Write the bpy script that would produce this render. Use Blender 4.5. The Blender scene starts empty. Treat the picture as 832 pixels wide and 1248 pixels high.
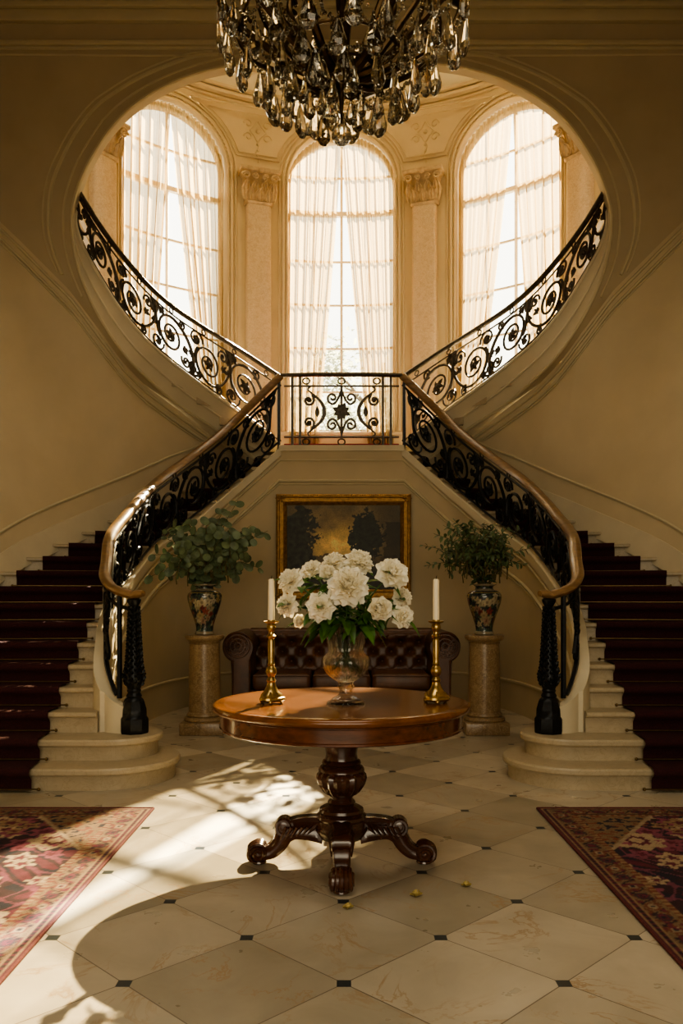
import bpy, bmesh, math, random
import numpy as np
from mathutils import Vector, Matrix, Euler, noise as mnoise
random.seed(7)
SC = bpy.context.scene
COL = SC.collection
PI = math.pi
V = Vector
EYE = 1.27
def at(px, py, d):
    """photo pixel + depth -> place in the hall (eye 1.27 m above the floor, f = 1000 px)"""
    return V(((px - 416) * d / 1000, d, EYE - (py - 726) * d / 1000))
def atu(u, py, d, sx):
    return V((sx * u * d / 1000, d, EYE - (py - 726) * d / 1000))
def lerp(a, b, t): return a + (b - a) * t
def cr(pts, n):
    """Catmull-Rom through points of any dimension, n samples"""
    P = [np.array(p, float) for p in pts]
    P = [2 * P[0] - P[1]] + P + [2 * P[-1] - P[-2]]
    m = len(P) - 3
    out = []
    for i in range(n):
        f = i / (n - 1) * m
        k = min(int(f), m - 1); t = f - k
        a, b, c, d = P[k:k + 4]
        out.append(.5 * (2 * b + (c - a) * t + (2 * a - 5 * b + 4 * c - d) * t * t + (3 * b - a - 3 * c + d) * t ** 3))
    return out
def lin(pts, n):
    P = [np.array(p, float) for p in pts]; m = len(P) - 1; out = []
    for i in range(n):
        f = i / (n - 1) * m; k = min(int(f), m - 1); out.append(P[k] + (P[k + 1] - P[k]) * (f - k))
    return out

# ------------------------------------------------------------------ mesh building
class MB:
    def __init__(s): s.v = []; s.f = []
    def vert(s, p): s.v.append((float(p[0]), float(p[1]), float(p[2]))); return len(s.v) - 1
    def quad(s, a, b, c, d): s.f.append(tuple(s.vert(p) for p in (a, b, c, d))); return s
    def grid(s, rows, close_u=False, close_v=False):
        o = len(s.v); nr = len(rows); nc = len(rows[0])
        for r in rows:
            for p in r: s.vert(p)
        for i in range(nr - (0 if close_u else 1)):
            for j in range(nc - (0 if close_v else 1)):
                i2 = (i + 1) % nr; j2 = (j + 1) % nc
                s.f.append((o + i * nc + j, o + i * nc + j2, o + i2 * nc + j2, o + i2 * nc + j))
        return s
    def box(s, x0, x1, y0, y1, z0, z1, M=None):
        o = len(s.v)
        for z in (z0, z1):
            for x, y in ((x0, y0), (x1, y0), (x1, y1), (x0, y1)):
                p = V((x, y, z)); s.vert(M @ p if M else p)
        for f in ((0, 3, 2, 1), (4, 5, 6, 7), (0, 1, 5, 4), (1, 2, 6, 5), (2, 3, 7, 6), (3, 0, 4, 7)):
            s.f.append(tuple(o + i for i in f))
        return s
    def rbox(s, x0, x1, y0, y1, z0, z1, r=.02, seg=3, M=None):
        bm = bmesh.new(); bmesh.ops.create_cube(bm, size=1)
        for v in bm.verts:
            v.co = V((lerp(x0, x1, v.co.x + .5), lerp(y0, y1, v.co.y + .5), lerp(z0, z1, v.co.z + .5)))
        bmesh.ops.bevel(bm, geom=bm.edges[:], offset=r, segments=seg, affect='EDGES', profile=.5)
        return s.bm(bm, M)
    def bm(s, bm, M=None):
        o = len(s.v); bm.verts.index_update()
        for v in bm.verts: s.vert(M @ v.co if M else v.co)
        for f in bm.faces: s.f.append(tuple(o + v.index for v in f.verts))
        bm.free(); return s
    def lathe(s, prof, c=(0, 0, 0), seg=32, flute=0, famp=0, frange=None, M=None):
        o = len(s.v); n = len(prof)
        for k, (r, z) in enumerate(prof):
            for j in range(seg):
                a = 2 * PI * j / seg; rr = r
                if flute and (frange is None or frange[0] <= z <= frange[1]): rr = r * (1 + famp * math.cos(flute * a))
                p = V((c[0] + rr * math.cos(a), c[1] + rr * math.sin(a), c[2] + z)); s.vert(M @ p if M else p)
        for k in range(n - 1):
            for j in range(seg):
                j2 = (j + 1) % seg
                s.f.append((o + k * seg + j, o + k * seg + j2, o + (k + 1) * seg + j2, o + (k + 1) * seg + j))
        if prof[0][0] > 1e-4: s.f.append(tuple(o + j for j in range(seg))[::-1])
        if prof[-1][0] > 1e-4: s.f.append(tuple(o + (n - 1) * seg + j for j in range(seg)))
        return s
    def sphere(s, c, r, seg=12, rings=8, sc=(1, 1, 1), M=None):
        prof = [(max(1e-5, math.sin(PI * k / rings)) * r, -math.cos(PI * k / rings) * r) for k in range(rings + 1)]
        o = len(s.v); s.lathe(prof, (0, 0, 0), seg)
        for i in range(o, len(s.v)):
            p = V(s.v[i]); p = V((p.x * sc[0], p.y * sc[1], p.z * sc[2]))
            if M: p = M @ p
            p = p + V(c); s.v[i] = (p.x, p.y, p.z)
        return s
    def tube(s, pts, r, seg=6, closed=False, flat=None, up=None):
        """round (or flattened: flat = (side, up) factors) tube along pts; r number or list"""
        P = [V(p) for p in pts]; n = len(P)
        if n < 2: return s
        R = r if hasattr(r, '__len__') else [r] * n
        T = []
        for i in range(n):
            a = P[(i - 1) % n] if (closed or i > 0) else P[i]
            b = P[(i + 1) % n] if (closed or i < n - 1) else P[i]
            t = b - a; T.append(t.normalized() if t.length > 1e-9 else V((0, 0, 1)))
        u0 = V(up) if up is not None else (V((0, 0, 1)) if abs(T[0].z) < .9 else V((1, 0, 0)))
        nrm = (u0 - T[0] * u0.dot(T[0])).normalized(); o = len(s.v)
        fs, fu = flat if flat else (1, 1)
        for i in range(n):
            if up is not None: nrm = V(up)
            nrm = nrm - T[i] * nrm.dot(T[i])
            if nrm.length < 1e-6: nrm = T[i].orthogonal()
            nrm.normalize(); bn = T[i].cross(nrm)
            for j in range(seg):
                a = 2 * PI * (j + .5) / seg
                s.vert(P[i] + (nrm * math.sin(a) * fu + bn * math.cos(a) * fs) * R[i])
        for i in range(n if closed else n - 1):
            i2 = (i + 1) % n
            for j in range(seg):
                j2 = (j + 1) % seg
                s.f.append((o + i * seg + j, o + i * seg + j2, o + i2 * seg + j2, o + i2 * seg + j))
        if not closed:
            s.f.append(tuple(o + j for j in range(seg))[::-1]); s.f.append(tuple(o + (n - 1) * seg + j for j in range(seg)))
        return s
    def prism(s, poly, z0, z1):
        o = len(s.v); n = len(poly)
        for z in (z0, z1):
            for p in poly: s.vert((p[0], p[1], z))
        s.f.append(tuple(o + i for i in range(n))[::-1]); s.f.append(tuple(o + n + i for i in range(n)))
        for i in range(n):
            j = (i + 1) % n; s.f.append((o + i, o + j, o + n + j, o + n + i))
        return s
    def xform(s, M, start=0):
        for i in range(start, len(s.v)):
            p = M @ V(s.v[i]); s.v[i] = (p.x, p.y, p.z)
        return s
    def mesh(s, name, mat, org=(0, 0, 0), sharp=38, weld=True, smooth=True, normals=True):
        me = bpy.data.meshes.new(name)
        o = V(org)
        me.from_pydata([(p[0] - o.x, p[1] - o.y, p[2] - o.z) for p in s.v], [], s.f)
        bm = bmesh.new(); bm.from_mesh(me)
        if weld: bmesh.ops.remove_doubles(bm, verts=bm.verts, dist=1e-5)
        if normals: bmesh.ops.recalc_face_normals(bm, faces=bm.faces)
        if smooth:
            lim = math.radians(sharp)
            for f in bm.faces: f.smooth = True
            for e in bm.edges:
                if len(e.link_faces) == 2 and e.calc_face_angle(0) > lim: e.smooth = False
        bm.to_mesh(me); bm.free()
        if mat: me.materials.append(mat)
        return me

def link(o, parent=None):
    COL.objects.link(o)
    if parent: o.parent = parent
    return o
def tag(o, label=None, cat=None, group=None, kind=None):
    if label: o['label'] = label
    if cat: o['category'] = cat
    if group: o['group'] = group
    if kind: o['kind'] = kind
    return o
def root(name, loc, label, cat, group=None):
    o = bpy.data.objects.new(name, None); o.location = V(loc); o.empty_display_size = .1
    o['org'] = list(V(loc)); link(o); return tag(o, label, cat, group)
def part(name, mb, mat, parent, **k):
    """part in world coordinates under a thing (or part) whose origin is kept"""
    org = V(parent['org']); me = mb.mesh(name, mat, org, **k)
    o = bpy.data.objects.new(name, me); o['org'] = list(org); return link(o, parent)
def pobj(name, me, parent, M=None):
    """shared-mesh part placed by a matrix relative to its parent"""
    o = bpy.data.objects.new(name, me); link(o, parent)
    if M is not None: o.matrix_local = M
    return o
def single(name, mb, mat, label, cat, group=None, org=(0, 0, 0), **k):
    me = mb.mesh(name, mat, org, **k); o = bpy.data.objects.new(name, me); o.location = V(org); o['org'] = list(V(org)); link(o)
    return tag(o, label, cat, group)
def struct(name, mb, mat, **k):
    me = mb.mesh(name, mat, (0, 0, 0), **k); o = bpy.data.objects.new(name, me); link(o); o['org'] = [0, 0, 0]; o['kind'] = 'structure'
    return o
def copy_tree(o, parent=None, **k):
    c = o.copy(); COL.objects.link(c); c.parent = parent
    for ch in list(o.children): copy_tree(ch, c)
    return c

# ------------------------------------------------------------------ materials
def newmat(name):
    m = bpy.data.materials.new(name); m.use_nodes = True; nt = m.node_tree; nt.nodes.clear()
    out = nt.nodes.new('ShaderNodeOutputMaterial'); return m, nt, out
def nd(nt, t, **k):
    n = nt.nodes.new(t)
    for a, b in k.items(): setattr(n, a, b)
    return n
def c4(c): return (c[0], c[1], c[2], 1)
def ramp(nt, stops, fac):
    r = nd(nt, 'ShaderNodeValToRGB'); el = r.color_ramp.elements
    while len(el) < len(stops): el.new(.5)
    for e, (p, c) in zip(el, stops): e.position = p; e.color = c4(c)
    nt.links.new(fac, r.inputs[0]); return r.outputs[0]
def noise(nt, co, scale, detail=4, rough=.55, dist=0):
    n = nd(nt, 'ShaderNodeTexNoise'); n.inputs['Scale'].default_value = scale; n.inputs['Detail'].default_value = detail
    n.inputs['Roughness'].default_value = rough; n.inputs['Distortion'].default_value = dist
    nt.links.new(co, n.inputs['Vector']); return n.outputs['Fac']
def pm(name, base, rough=.5, metal=0, var=.15, scale=6, bump=0, bscale=40, coat=0, dist=0, lo=None, hi=None, stretch=None, spec=None):
    m, nt, out = newmat(name); b = nd(nt, 'ShaderNodeBsdfPrincipled'); nt.links.new(b.outputs[0], out.inputs[0])
    tc = nd(nt, 'ShaderNodeTexCoord'); co = tc.outputs['Object']
    if stretch:
        mp = nd(nt, 'ShaderNodeMapping'); mp.inputs['Scale'].default_value = stretch; nt.links.new(co, mp.inputs[0]); co = mp.outputs[0]
    lo = lo or [c * (1 - var) for c in base]; hi = hi or [min(1, c * (1 + var)) for c in base]
    c = ramp(nt, [(.3, lo), (.7, hi)], noise(nt, co, scale, dist=dist)); nt.links.new(c, b.inputs['Base Color'])
    b.inputs['Roughness'].default_value = rough; b.inputs['Metallic'].default_value = metal
    if coat: b.inputs['Coat Weight'].default_value = coat; b.inputs['Coat Roughness'].default_value = .12
    if spec is not None: b.inputs['Specular IOR Level'].default_value = spec
    if bump:
        bp = nd(nt, 'ShaderNodeBump'); bp.inputs['Strength'].default_value = bump; bp.inputs['Distance'].default_value = .01
        nt.links.new(noise(nt, co, bscale, 5), bp.inputs['Height']); nt.links.new(bp.outputs[0], b.inputs['Normal'])
    return m
def marble(name, base, dark, vein, scale=3, rough=.3):
    m, nt, out = newmat(name); b = nd(nt, 'ShaderNodeBsdfPrincipled'); nt.links.new(b.outputs[0], out.inputs[0])
    co = nd(nt, 'ShaderNodeTexCoord').outputs['Object']
    c1 = ramp(nt, [(.25, dark), (.6, base)], noise(nt, co, scale, 6, .65, 1.2))
    v = ramp(nt, [(.47, (0, 0, 0)), (.5, (1, 1, 1)), (.53, (0, 0, 0))], noise(nt, co, scale * 1.6, 5, .6, 2.2))
    mx = nd(nt, 'ShaderNodeMix', data_type='RGBA'); nt.links.new(v, mx.inputs[0]); nt.links.new(c1, mx.inputs[6]); mx.inputs[7].default_value = c4(vein)
    nt.links.new(mx.outputs[2], b.inputs['Base Color']); b.inputs['Roughness'].default_value = rough
    return m
def attrmat(name, rough=.9, bump=0, bscale=300, coat=0, gain=1):
    m, nt, out = newmat(name); b = nd(nt, 'ShaderNodeBsdfPrincipled'); nt.links.new(b.outputs[0], out.inputs[0])
    a = nd(nt, 'ShaderNodeAttribute', attribute_name='Col'); co = nd(nt, 'ShaderNodeTexCoord').outputs['Object']
    c = ramp(nt, [(.3, (.78, .78, .78)), (.7, (1.2, 1.2, 1.2))], noise(nt, co, bscale, 2))
    mx = nd(nt, 'ShaderNodeMix', data_type='RGBA', blend_type='MULTIPLY'); mx.inputs[0].default_value = 1
    nt.links.new(a.outputs['Color'], mx.inputs[6]); nt.links.new(c, mx.inputs[7]); nt.links.new(mx.outputs[2], b.inputs['Base Color'])
    b.inputs['Roughness'].default_value = rough
    if coat: b.inputs['Coat Weight'].default_value = coat; b.inputs['Coat Roughness'].default_value = .15
    if bump:
        bp = nd(nt, 'ShaderNodeBump'); bp.inputs['Strength'].default_value = bump; bp.inputs['Distance'].default_value = .004
        nt.links.new(noise(nt, co, bscale, 3), bp.inputs['Height']); nt.links.new(bp.outputs[0], b.inputs['Normal'])
    return m
def glassmat(name, col, rough=0, ior=1.5, tint=.0):
    m, nt, out = newmat(name); g = nd(nt, 'ShaderNodeBsdfGlass'); g.inputs['Color'].default_value = c4(col)
    g.inputs['Roughness'].default_value = rough; g.inputs['IOR'].default_value = ior
    co = nd(nt, 'ShaderNodeTexCoord').outputs['Object']
    c = ramp(nt, [(.35, [x * .92 for x in col]), (.65, col)], noise(nt, co, 25)); nt.links.new(c, g.inputs['Color'])
    # clear crystal lets light through instead of casting an opaque shadow
    t = nd(nt, 'ShaderNodeBsdfTransparent'); t.inputs[0].default_value = c4([x * .95 for x in col])
    mx = nd(nt, 'ShaderNodeMixShader'); mx.inputs[0].default_value = tint
    nt.links.new(g.outputs[0], mx.inputs[1]); nt.links.new(t.outputs[0], mx.inputs[2]); nt.links.new(mx.outputs[0], out.inputs[0])
    return m

M = {}
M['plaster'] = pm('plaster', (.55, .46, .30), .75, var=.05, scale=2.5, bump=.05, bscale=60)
M['plaster_shaded'] = pm('plaster_upper_shaded', (.44, .365, .24), .75, var=.05, scale=2.5, bump=.05, bscale=60)  # same plaster, darker: shade of the upper wall put into the colour
M['plaster_trim'] = pm('plaster_trim', (.53, .46, .30), .6, var=.05, scale=4)
M['plaster_light'] = pm('plaster_light', (.60, .53, .38), .65, var=.06, scale=3)
M['apse'] = pm('apse_plaster', (.52, .41, .25), .7, var=.06, scale=2.5)
M['stone'] = marble('limestone', (.43, .355, .24), (.37, .305, .20), (.35, .29, .185), 5, .42)
M['shaft'] = marble('pale_marble', (.50, .37, .23), (.36, .26, .155), (.60, .48, .33), 14, .35)
M['capital'] = pm('carved_stone', (.40, .29, .17), .7, var=.25, scale=14, bump=.3, bscale=60)
M['pedestal'] = marble('brown_marble', (.27, .185, .10), (.13, .08, .04), (.38, .29, .18), 9, .3)
M['iron'] = pm('wrought_iron', (.012, .013, .014), .38, metal=.6, var=.4, scale=30, bump=.1, bscale=80)
M['iron_hazed'] = pm('hazed_iron', (.085, .07, .052), .4, metal=.6, var=.4, scale=30, bump=.1, bscale=80)  # iron paled: the haze of the window bay is put into its colour
M['railwood'] = pm('rail_wood', (.20, .115, .05), .34, var=.3, scale=9, stretch=(1, 1, 4), coat=.4)
M['carpet'] = pm('burgundy_carpet', (.042, .012, .014), .95, var=.3, scale=90, bump=.5, bscale=260, spec=.2)
M['brassrod'] = pm('dark_brass', (.16, .11, .05), .4, metal=.9, var=.2, scale=30)
M['brass'] = pm('aged_brass', (.42, .29, .11), .33, metal=1, var=.3, scale=35)
M['mahogany'] = pm('mahogany', (.10, .030, .010), .22, var=.45, scale=4, stretch=(1, 8, 8), coat=.6)
M['mahog_top'] = pm('mahogany_top', (.15, .050, .010), .25, var=.3, scale=3.5, stretch=(1.2, 9, 4), coat=.3)
M['mahog_dark'] = pm('mahogany_carved', (.050, .017, .008), .25, var=.4, scale=8, coat=.5)
M['leather'] = pm('brown_leather', (.10, .042, .020), .36, var=.4, scale=7, bump=.15, bscale=90)
M['wax'] = pm('ivory_wax', (.82, .70, .48), .45, var=.04, scale=6)
M['wick'] = pm('wick', (.03, .02, .015), .9)
M['gilt'] = pm('gilt_wood', (.34, .19, .06), .42, metal=.55, var=.4, scale=24, bump=.5, bscale=60)
M['darkwood'] = pm('dark_frame', (.045, .022, .01), .4, var=.3, scale=15)
M['euca'] = pm('eucalyptus_leaf', (.105, .145, .075), .5, var=.45, scale=12)
M['euca2'] = pm('small_green_leaf', (.075, .112, .045), .5, var=.45, scale=12)
M['stem'] = pm('woody_stem', (.10, .085, .03), .6)
M['leafg'] = pm('peony_leaf', (.055, .13, .022), .42, var=.5, scale=14)
M['pstem'] = pm('green_stem', (.05, .10, .025), .5)
M['crystal'] = glassmat('cut_crystal', (.99, .985, .97), 0, 1.5, .40)
M['drop'] = glassmat('smoky_crystal', (.86, .84, .79), .02, 1.55, .05)
M['bronze'] = pm('chandelier_bronze', (.075, .045, .018), .35, metal=.85, var=.4, scale=30)
M['frame'] = pm('window_paint', (.72, .62, .46), .5, var=.05)
M['bark'] = pm('bark', (.10, .08, .06), .9, var=.4, scale=6)
M['rug'] = attrmat('rug_wool', .95, .5, 220)
M['paint'] = attrmat('oil_paint', .5, .1, 60)
M['china'] = attrmat('painted_china', .22, 0, 30, coat=.7)
def petal_mat():
    m, nt, out = newmat('white_petal'); b = nd(nt, 'ShaderNodeBsdfPrincipled'); co = nd(nt, 'ShaderNodeTexCoord').outputs['Object']
    c = ramp(nt, [(.3, (.93, .90, .76)), (.7, (.98, .96, .87))], noise(nt, co, 18)); nt.links.new(c, b.inputs['Base Color']); b.inputs['Roughness'].default_value = .6
    t = nd(nt, 'ShaderNodeBsdfTranslucent'); t.inputs[0].default_value = (.95, .85, .6, 1)
    mx = nd(nt, 'ShaderNodeMixShader'); mx.inputs[0].default_value = .35
    nt.links.new(b.outputs[0], mx.inputs[1]); nt.links.new(t.outputs[0], mx.inputs[2]); nt.links.new(mx.outputs[0], out.inputs[0]); return m
M['petal'] = petal_mat()
def sheer():
    m, nt, out = newmat('sheer_voile'); co = nd(nt, 'ShaderNodeTexCoord').outputs['Object']
    d = nd(nt, 'ShaderNodeBsdfDiffuse'); d.inputs[0].default_value = (.50, .38, .21, 1)
    t = nd(nt, 'ShaderNodeBsdfTranslucent'); c = ramp(nt, [(.3, (.36, .26, .12)), (.7, (.44, .32, .165))], noise(nt, co, 30)); nt.links.new(c, t.inputs[0])
    p = nd(nt, 'ShaderNodeBsdfTransparent'); p.inputs[0].default_value = (1, .90, .70, 1)
    m1 = nd(nt, 'ShaderNodeMixShader'); m1.inputs[0].default_value = .62; nt.links.new(d.outputs[0], m1.inputs[1]); nt.links.new(t.outputs[0], m1.inputs[2])
    m2 = nd(nt, 'ShaderNodeMixShader'); lw = nd(nt, 'ShaderNodeLayerWeight'); lw.inputs[0].default_value = .45; mr = nd(nt, 'ShaderNodeMapRange'); nt.links.new(lw.outputs['Facing'], mr.inputs[0]); mr.inputs[3].default_value = .40; mr.inputs[4].default_value = .02; nt.links.new(mr.outputs[0], m2.inputs[0]); nt.links.new(m1.outputs[0], m2.inputs[1]); nt.links.new(p.outputs[0], m2.inputs[2])
    nt.links.new(m2.outputs[0], out.inputs[0]); return m
M['sheer'] = sheer()
def pane():
    m, nt, out = newmat('window_glass'); g = nd(nt, 'ShaderNodeBsdfGlossy'); g.inputs['Roughness'].default_value = .03
    p = nd(nt, 'ShaderNodeBsdfTransparent'); co = nd(nt, 'ShaderNodeTexCoord').outputs['Object']
    c = ramp(nt, [(.3, (.96, .97, .96)), (.7, (1, 1, 1))], noise(nt, co, 2)); nt.links.new(c, p.inputs[0])
    mx = nd(nt, 'ShaderNodeMixShader'); mx.inputs[0].default_value = .05
    nt.links.new(p.outputs[0], mx.inputs[1]); nt.links.new(g.outputs[0], mx.inputs[2]); nt.links.new(mx.outputs[0], out.inputs[0]); return m
M['pane'] = pane()
def leafout():
    m, nt, out = newmat('tree_leaf_hazed'); d = nd(nt, 'ShaderNodeBsdfDiffuse'); co = nd(nt, 'ShaderNodeTexCoord').outputs['Object']
    c = ramp(nt, [(.3, (.20, .21, .15)), (.7, (.40, .41, .32))], noise(nt, co, 3)); nt.links.new(c, d.inputs[0])  # leaves greyed and paled, outdoor haze painted into their colour
    t = nd(nt, 'ShaderNodeBsdfTranslucent'); t.inputs[0].default_value = (.45, .46, .34, 1)
    mx = nd(nt, 'ShaderNodeMixShader'); mx.inputs[0].default_value = .4
    nt.links.new(d.outputs[0], mx.inputs[1]); nt.links.new(t.outputs[0], mx.inputs[2]); nt.links.new(mx.outputs[0], out.inputs[0]); return m
M['treeleaf_hazed'] = leafout()

def floor_mat():
    m, nt, out = newmat('marble_tiles'); L = nt.links; b = nd(nt, 'ShaderNodeBsdfPrincipled'); L.new(b.outputs[0], out.inputs[0])
    co = nd(nt, 'ShaderNodeTexCoord').outputs['Object']; sp = nd(nt, 'ShaderNodeSeparateXYZ'); L.new(co, sp.inputs[0])
    def mt(op, a, b_=None):
        n = nd(nt, 'ShaderNodeMath', operation=op)
        for i, x in enumerate((a, b_)):
            if x is None: continue
            if hasattr(x, 'is_output'): L.new(x, n.inputs[i])
            else: n.inputs[i].default_value = x
        return n.outputs[0]
    D = .72
    X = mt('DIVIDE', mt('SUBTRACT', sp.outputs[0], .008), D); Y = mt('DIVIDE', mt('SUBTRACT', sp.outputs[1], 2.687), D)
    p = mt('ADD', X, Y); q = mt('SUBTRACT', X, Y)
    fp = mt('SUBTRACT', p, mt('ROUND', p)); fq = mt('SUBTRACT', q, mt('ROUND', q))
    dx = mt('ABSOLUTE', mt('MULTIPLY', mt('ADD', fp, fq), D / 2)); dy = mt('ABSOLUTE', mt('MULTIPLY', mt('SUBTRACT', fp, fq), D / 2))
    inset = mt('LESS_THAN', mt('MAXIMUM', dx, dy), .0235)
    line = mt('LESS_THAN', mt('MINIMUM', mt('ABSOLUTE', fp), mt('ABSOLUTE', fq)), .0042)
    cb = nd(nt, 'ShaderNodeCombineXYZ'); L.new(mt('FLOOR', p), cb.inputs[0]); L.new(mt('FLOOR', q), cb.inputs[1])
    wn = nd(nt, 'ShaderNodeTexWhiteNoise', noise_dimensions='3D'); L.new(cb.outputs[0], wn.inputs['Vector'])
    # shift the vein pattern from tile to tile
    ad = nd(nt, 'ShaderNodeVectorMath', operation='MULTIPLY_ADD'); L.new(wn.outputs['Color'], ad.inputs[0]); ad.inputs[1].default_value = (9, 9, 9); L.new(co, ad.inputs[2])
    base = ramp(nt, [(0, (.33, .295, .225)), (.55, (.47, .42, .33)), (1, (.55, .495, .395))], wn.outputs['Value'])
    cloud = ramp(nt, [(.3, (.84, .82, .78)), (.7, (1.08, 1.06, 1.04))], noise(nt, ad.outputs[0], 3, 6, .6, .6))
    mx = nd(nt, 'ShaderNodeMix', data_type='RGBA', blend_type='MULTIPLY'); mx.inputs[0].default_value = 1; L.new(base, mx.inputs[6]); L.new(cloud, mx.inputs[7])
    vein = ramp(nt, [(.485, (0, 0, 0)), (.5, (.85, .85, .85)), (.515, (0, 0, 0))], noise(nt, ad.outputs[0], 1.5, 7, .62, 1.2))
    thin = ramp(nt, [(.45, (0, 0, 0)), (.62, (1, 1, 1))], noise(nt, ad.outputs[0], 2.2, 2))
    vm = mt('MULTIPLY', vein, thin)
    m2 = nd(nt, 'ShaderNodeMix', data_type='RGBA'); L.new(vm, m2.inputs[0]); L.new(mx.outputs[2], m2.inputs[6]); m2.inputs[7].default_value = (.34, .22, .11, 1)
    m3 = nd(nt, 'ShaderNodeMix', data_type='RGBA'); L.new(line, m3.inputs[0]); L.new(m2.outputs[2], m3.inputs[6]); m3.inputs[7].default_value = (.16, .125, .09, 1)
    m4 = nd(nt, 'ShaderNodeMix', data_type='RGBA'); L.new(inset, m4.inputs[0]); L.new(m3.outputs[2], m4.inputs[6]); m4.inputs[7].default_value = (.035, .042, .045, 1)
    L.new(m4.outputs[2], b.inputs['Base Color'])
    rr = mt('MULTIPLY_ADD', noise(nt, co, 5, 4), .22); rr.node.inputs[2].default_value = .20
    L.new(rr, b.inputs['Roughness']); return m
M['floor'] = floor_mat()

def paint_mesh(me, cols):
    a = me.color_attributes.new('Col', 'FLOAT_COLOR', 'POINT')
    arr = np.ones((len(me.vertices), 4), dtype=np.float32); arr[:, :3] = cols
    a.data.foreach_set('color', arr.ravel())
# ================================================================== the hall shell
def P3(u, py, d): return np.array([u * d / 1000, d, EYE - (py - 726) * d / 1000])
DW = 8.6
O_up = [(0, 72), (40, 72.6), (85, 74.5), (138, 80), (180, 90), (214, 104), (242, 120), (265, 138), (283, 158), (298, 180), (311, 203), (321, 228), (327, 250), (329, 264)]
O_up = [P3(u, p, DW) for u, p in O_up]
O_lo = [P3(*q) for q in ((329, 264, 8.6), (328.5, 280, 8.6), (327, 295, 8.6), (320, 329, 8.6), (306, 365, 8.6), (286, 401, 8.7), (260, 437, 8.9), (233, 464, 9.2), (201, 492, 9.55), (154, 523, 9.95), (105, 560, 10.22))]
S_lo = [P3(*q) for q in ((323.5, 240, 8.72), (323.5, 258, 8.71), (323, 275, 8.7), (315, 300, 8.7), (296, 335, 8.7), (270, 376, 8.8), (238, 414, 9.0), (205, 443, 9.28), (166, 473, 9.6), (125, 503, 9.95), (76, 541, 10.12))]
S_h = [.22, .32, .40, .49, .53, .585, .61, .63, .69, .76, .83]
B_lo = [np.array([4.0, 8.6, 5.245]), P3(416, 270, 8.6), P3(392, 293, 8.6), P3(362, 323, 8.6), P3(332, 353, 8.6), P3(293, 405, 8.72), P3(268, 440, 8.93), P3(241, 468, 9.23), P3(208, 497, 9.58), P3(161, 529, 9.98), P3(110, 567, 10.25)]
def mir(p, sx): return (p[0] * sx, p[1], p[2])

fw = MB()
for sx in (1, -1):
    n = 60
    o = cr(O_up, n)
    top = [np.array([p[0], DW, 12.0]) for p in o]
    fw.grid([[mir(a, sx), mir(b, sx)] for a, b in zip(o, top)])
    x1 = O_up[-1][0]; z1 = O_up[-1][2]
    fw.quad(*[mir(p, sx) for p in ((x1, DW, z1), (4.0, DW, z1), (4.0, DW, 12), (x1, DW, 12))])
    a = cr(O_lo, 50); b = lin(B_lo, 50)
    fw.grid([[mir(lerp(p, q, t), sx) for t in np.linspace(0, 1, 5)] for p, q in zip(a, b)])
    # thickness of the arch
    back = [p + np.array([0, .14, 0]) for p in o]
    fw.grid([[mir(p, sx), mir(q, sx)] for p, q in zip(o, back)])
struct('wall_front', fw, M['plaster_shaded'])

# raised rings round the opening
ring = [P3(u, p, DW) for u, p in ((0, 52), (0, 52))]
def tubes(name, paths, r, mat, flat=None, seg=6):
    mb = MB()
    for pth in paths: mb.tube(pth, r, seg, flat=flat)
    return struct(name, mb, mat)
arc_edge = cr(O_up, 60) + cr(O_lo, 60)[1:]
outer = [(150, 66), (184, 70), (239, 91), (275, 112), (300, 131), (324, 162), (340, 192), (350, 216), (355, 238), (357, 260), (356, 285), (350, 310), (340, 335)]
outer = cr([P3(u, p, DW) for u, p in outer], 70)
inner2 = [(0, 62), (60, 63), (120, 67), (170, 77), (212, 92), (252, 113), (285, 140), (308, 172), (326, 206), (336, 238), (339, 264), (338, 292), (331, 326), (316, 362)]
inner2 = cr([P3(u, p, DW) for u, p in inner2], 70)
for k, (pth, r) in enumerate(((arc_edge, .018), (outer, .020), ([p + np.array([.06, 0, .03]) for p in outer], .010), (inner2, .012))):
    tubes('trim_%d' % (k + 1), [[mir(p, sx) for p in pth] for sx in (1, -1)], r, M['plaster_trim'])
def zat(py, d=DW): return EYE - (py - 726) * d / 1000
for k, (pa, pb, dep) in enumerate(((-4, 8, .16), (8, 15, .10), (15, 29, .06), (51, 57, .045), (57, 61, .02))):
    mb = MB().rbox(-4.0, 4.0, DW - dep, DW + .02, zat(pb), zat(pa), .012, 2); struct('trim_%d' % (k + 5), mb, M['plaster_trim'])
for k, sx in enumerate((1, -1)):
    struct('trim_%d' % (k + 10), MB().tube([mir((184 * DW / 1000, DW, zat(68)), sx), mir((4, DW, zat(66)), sx)], .010, 6), M['plaster_trim'])

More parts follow.
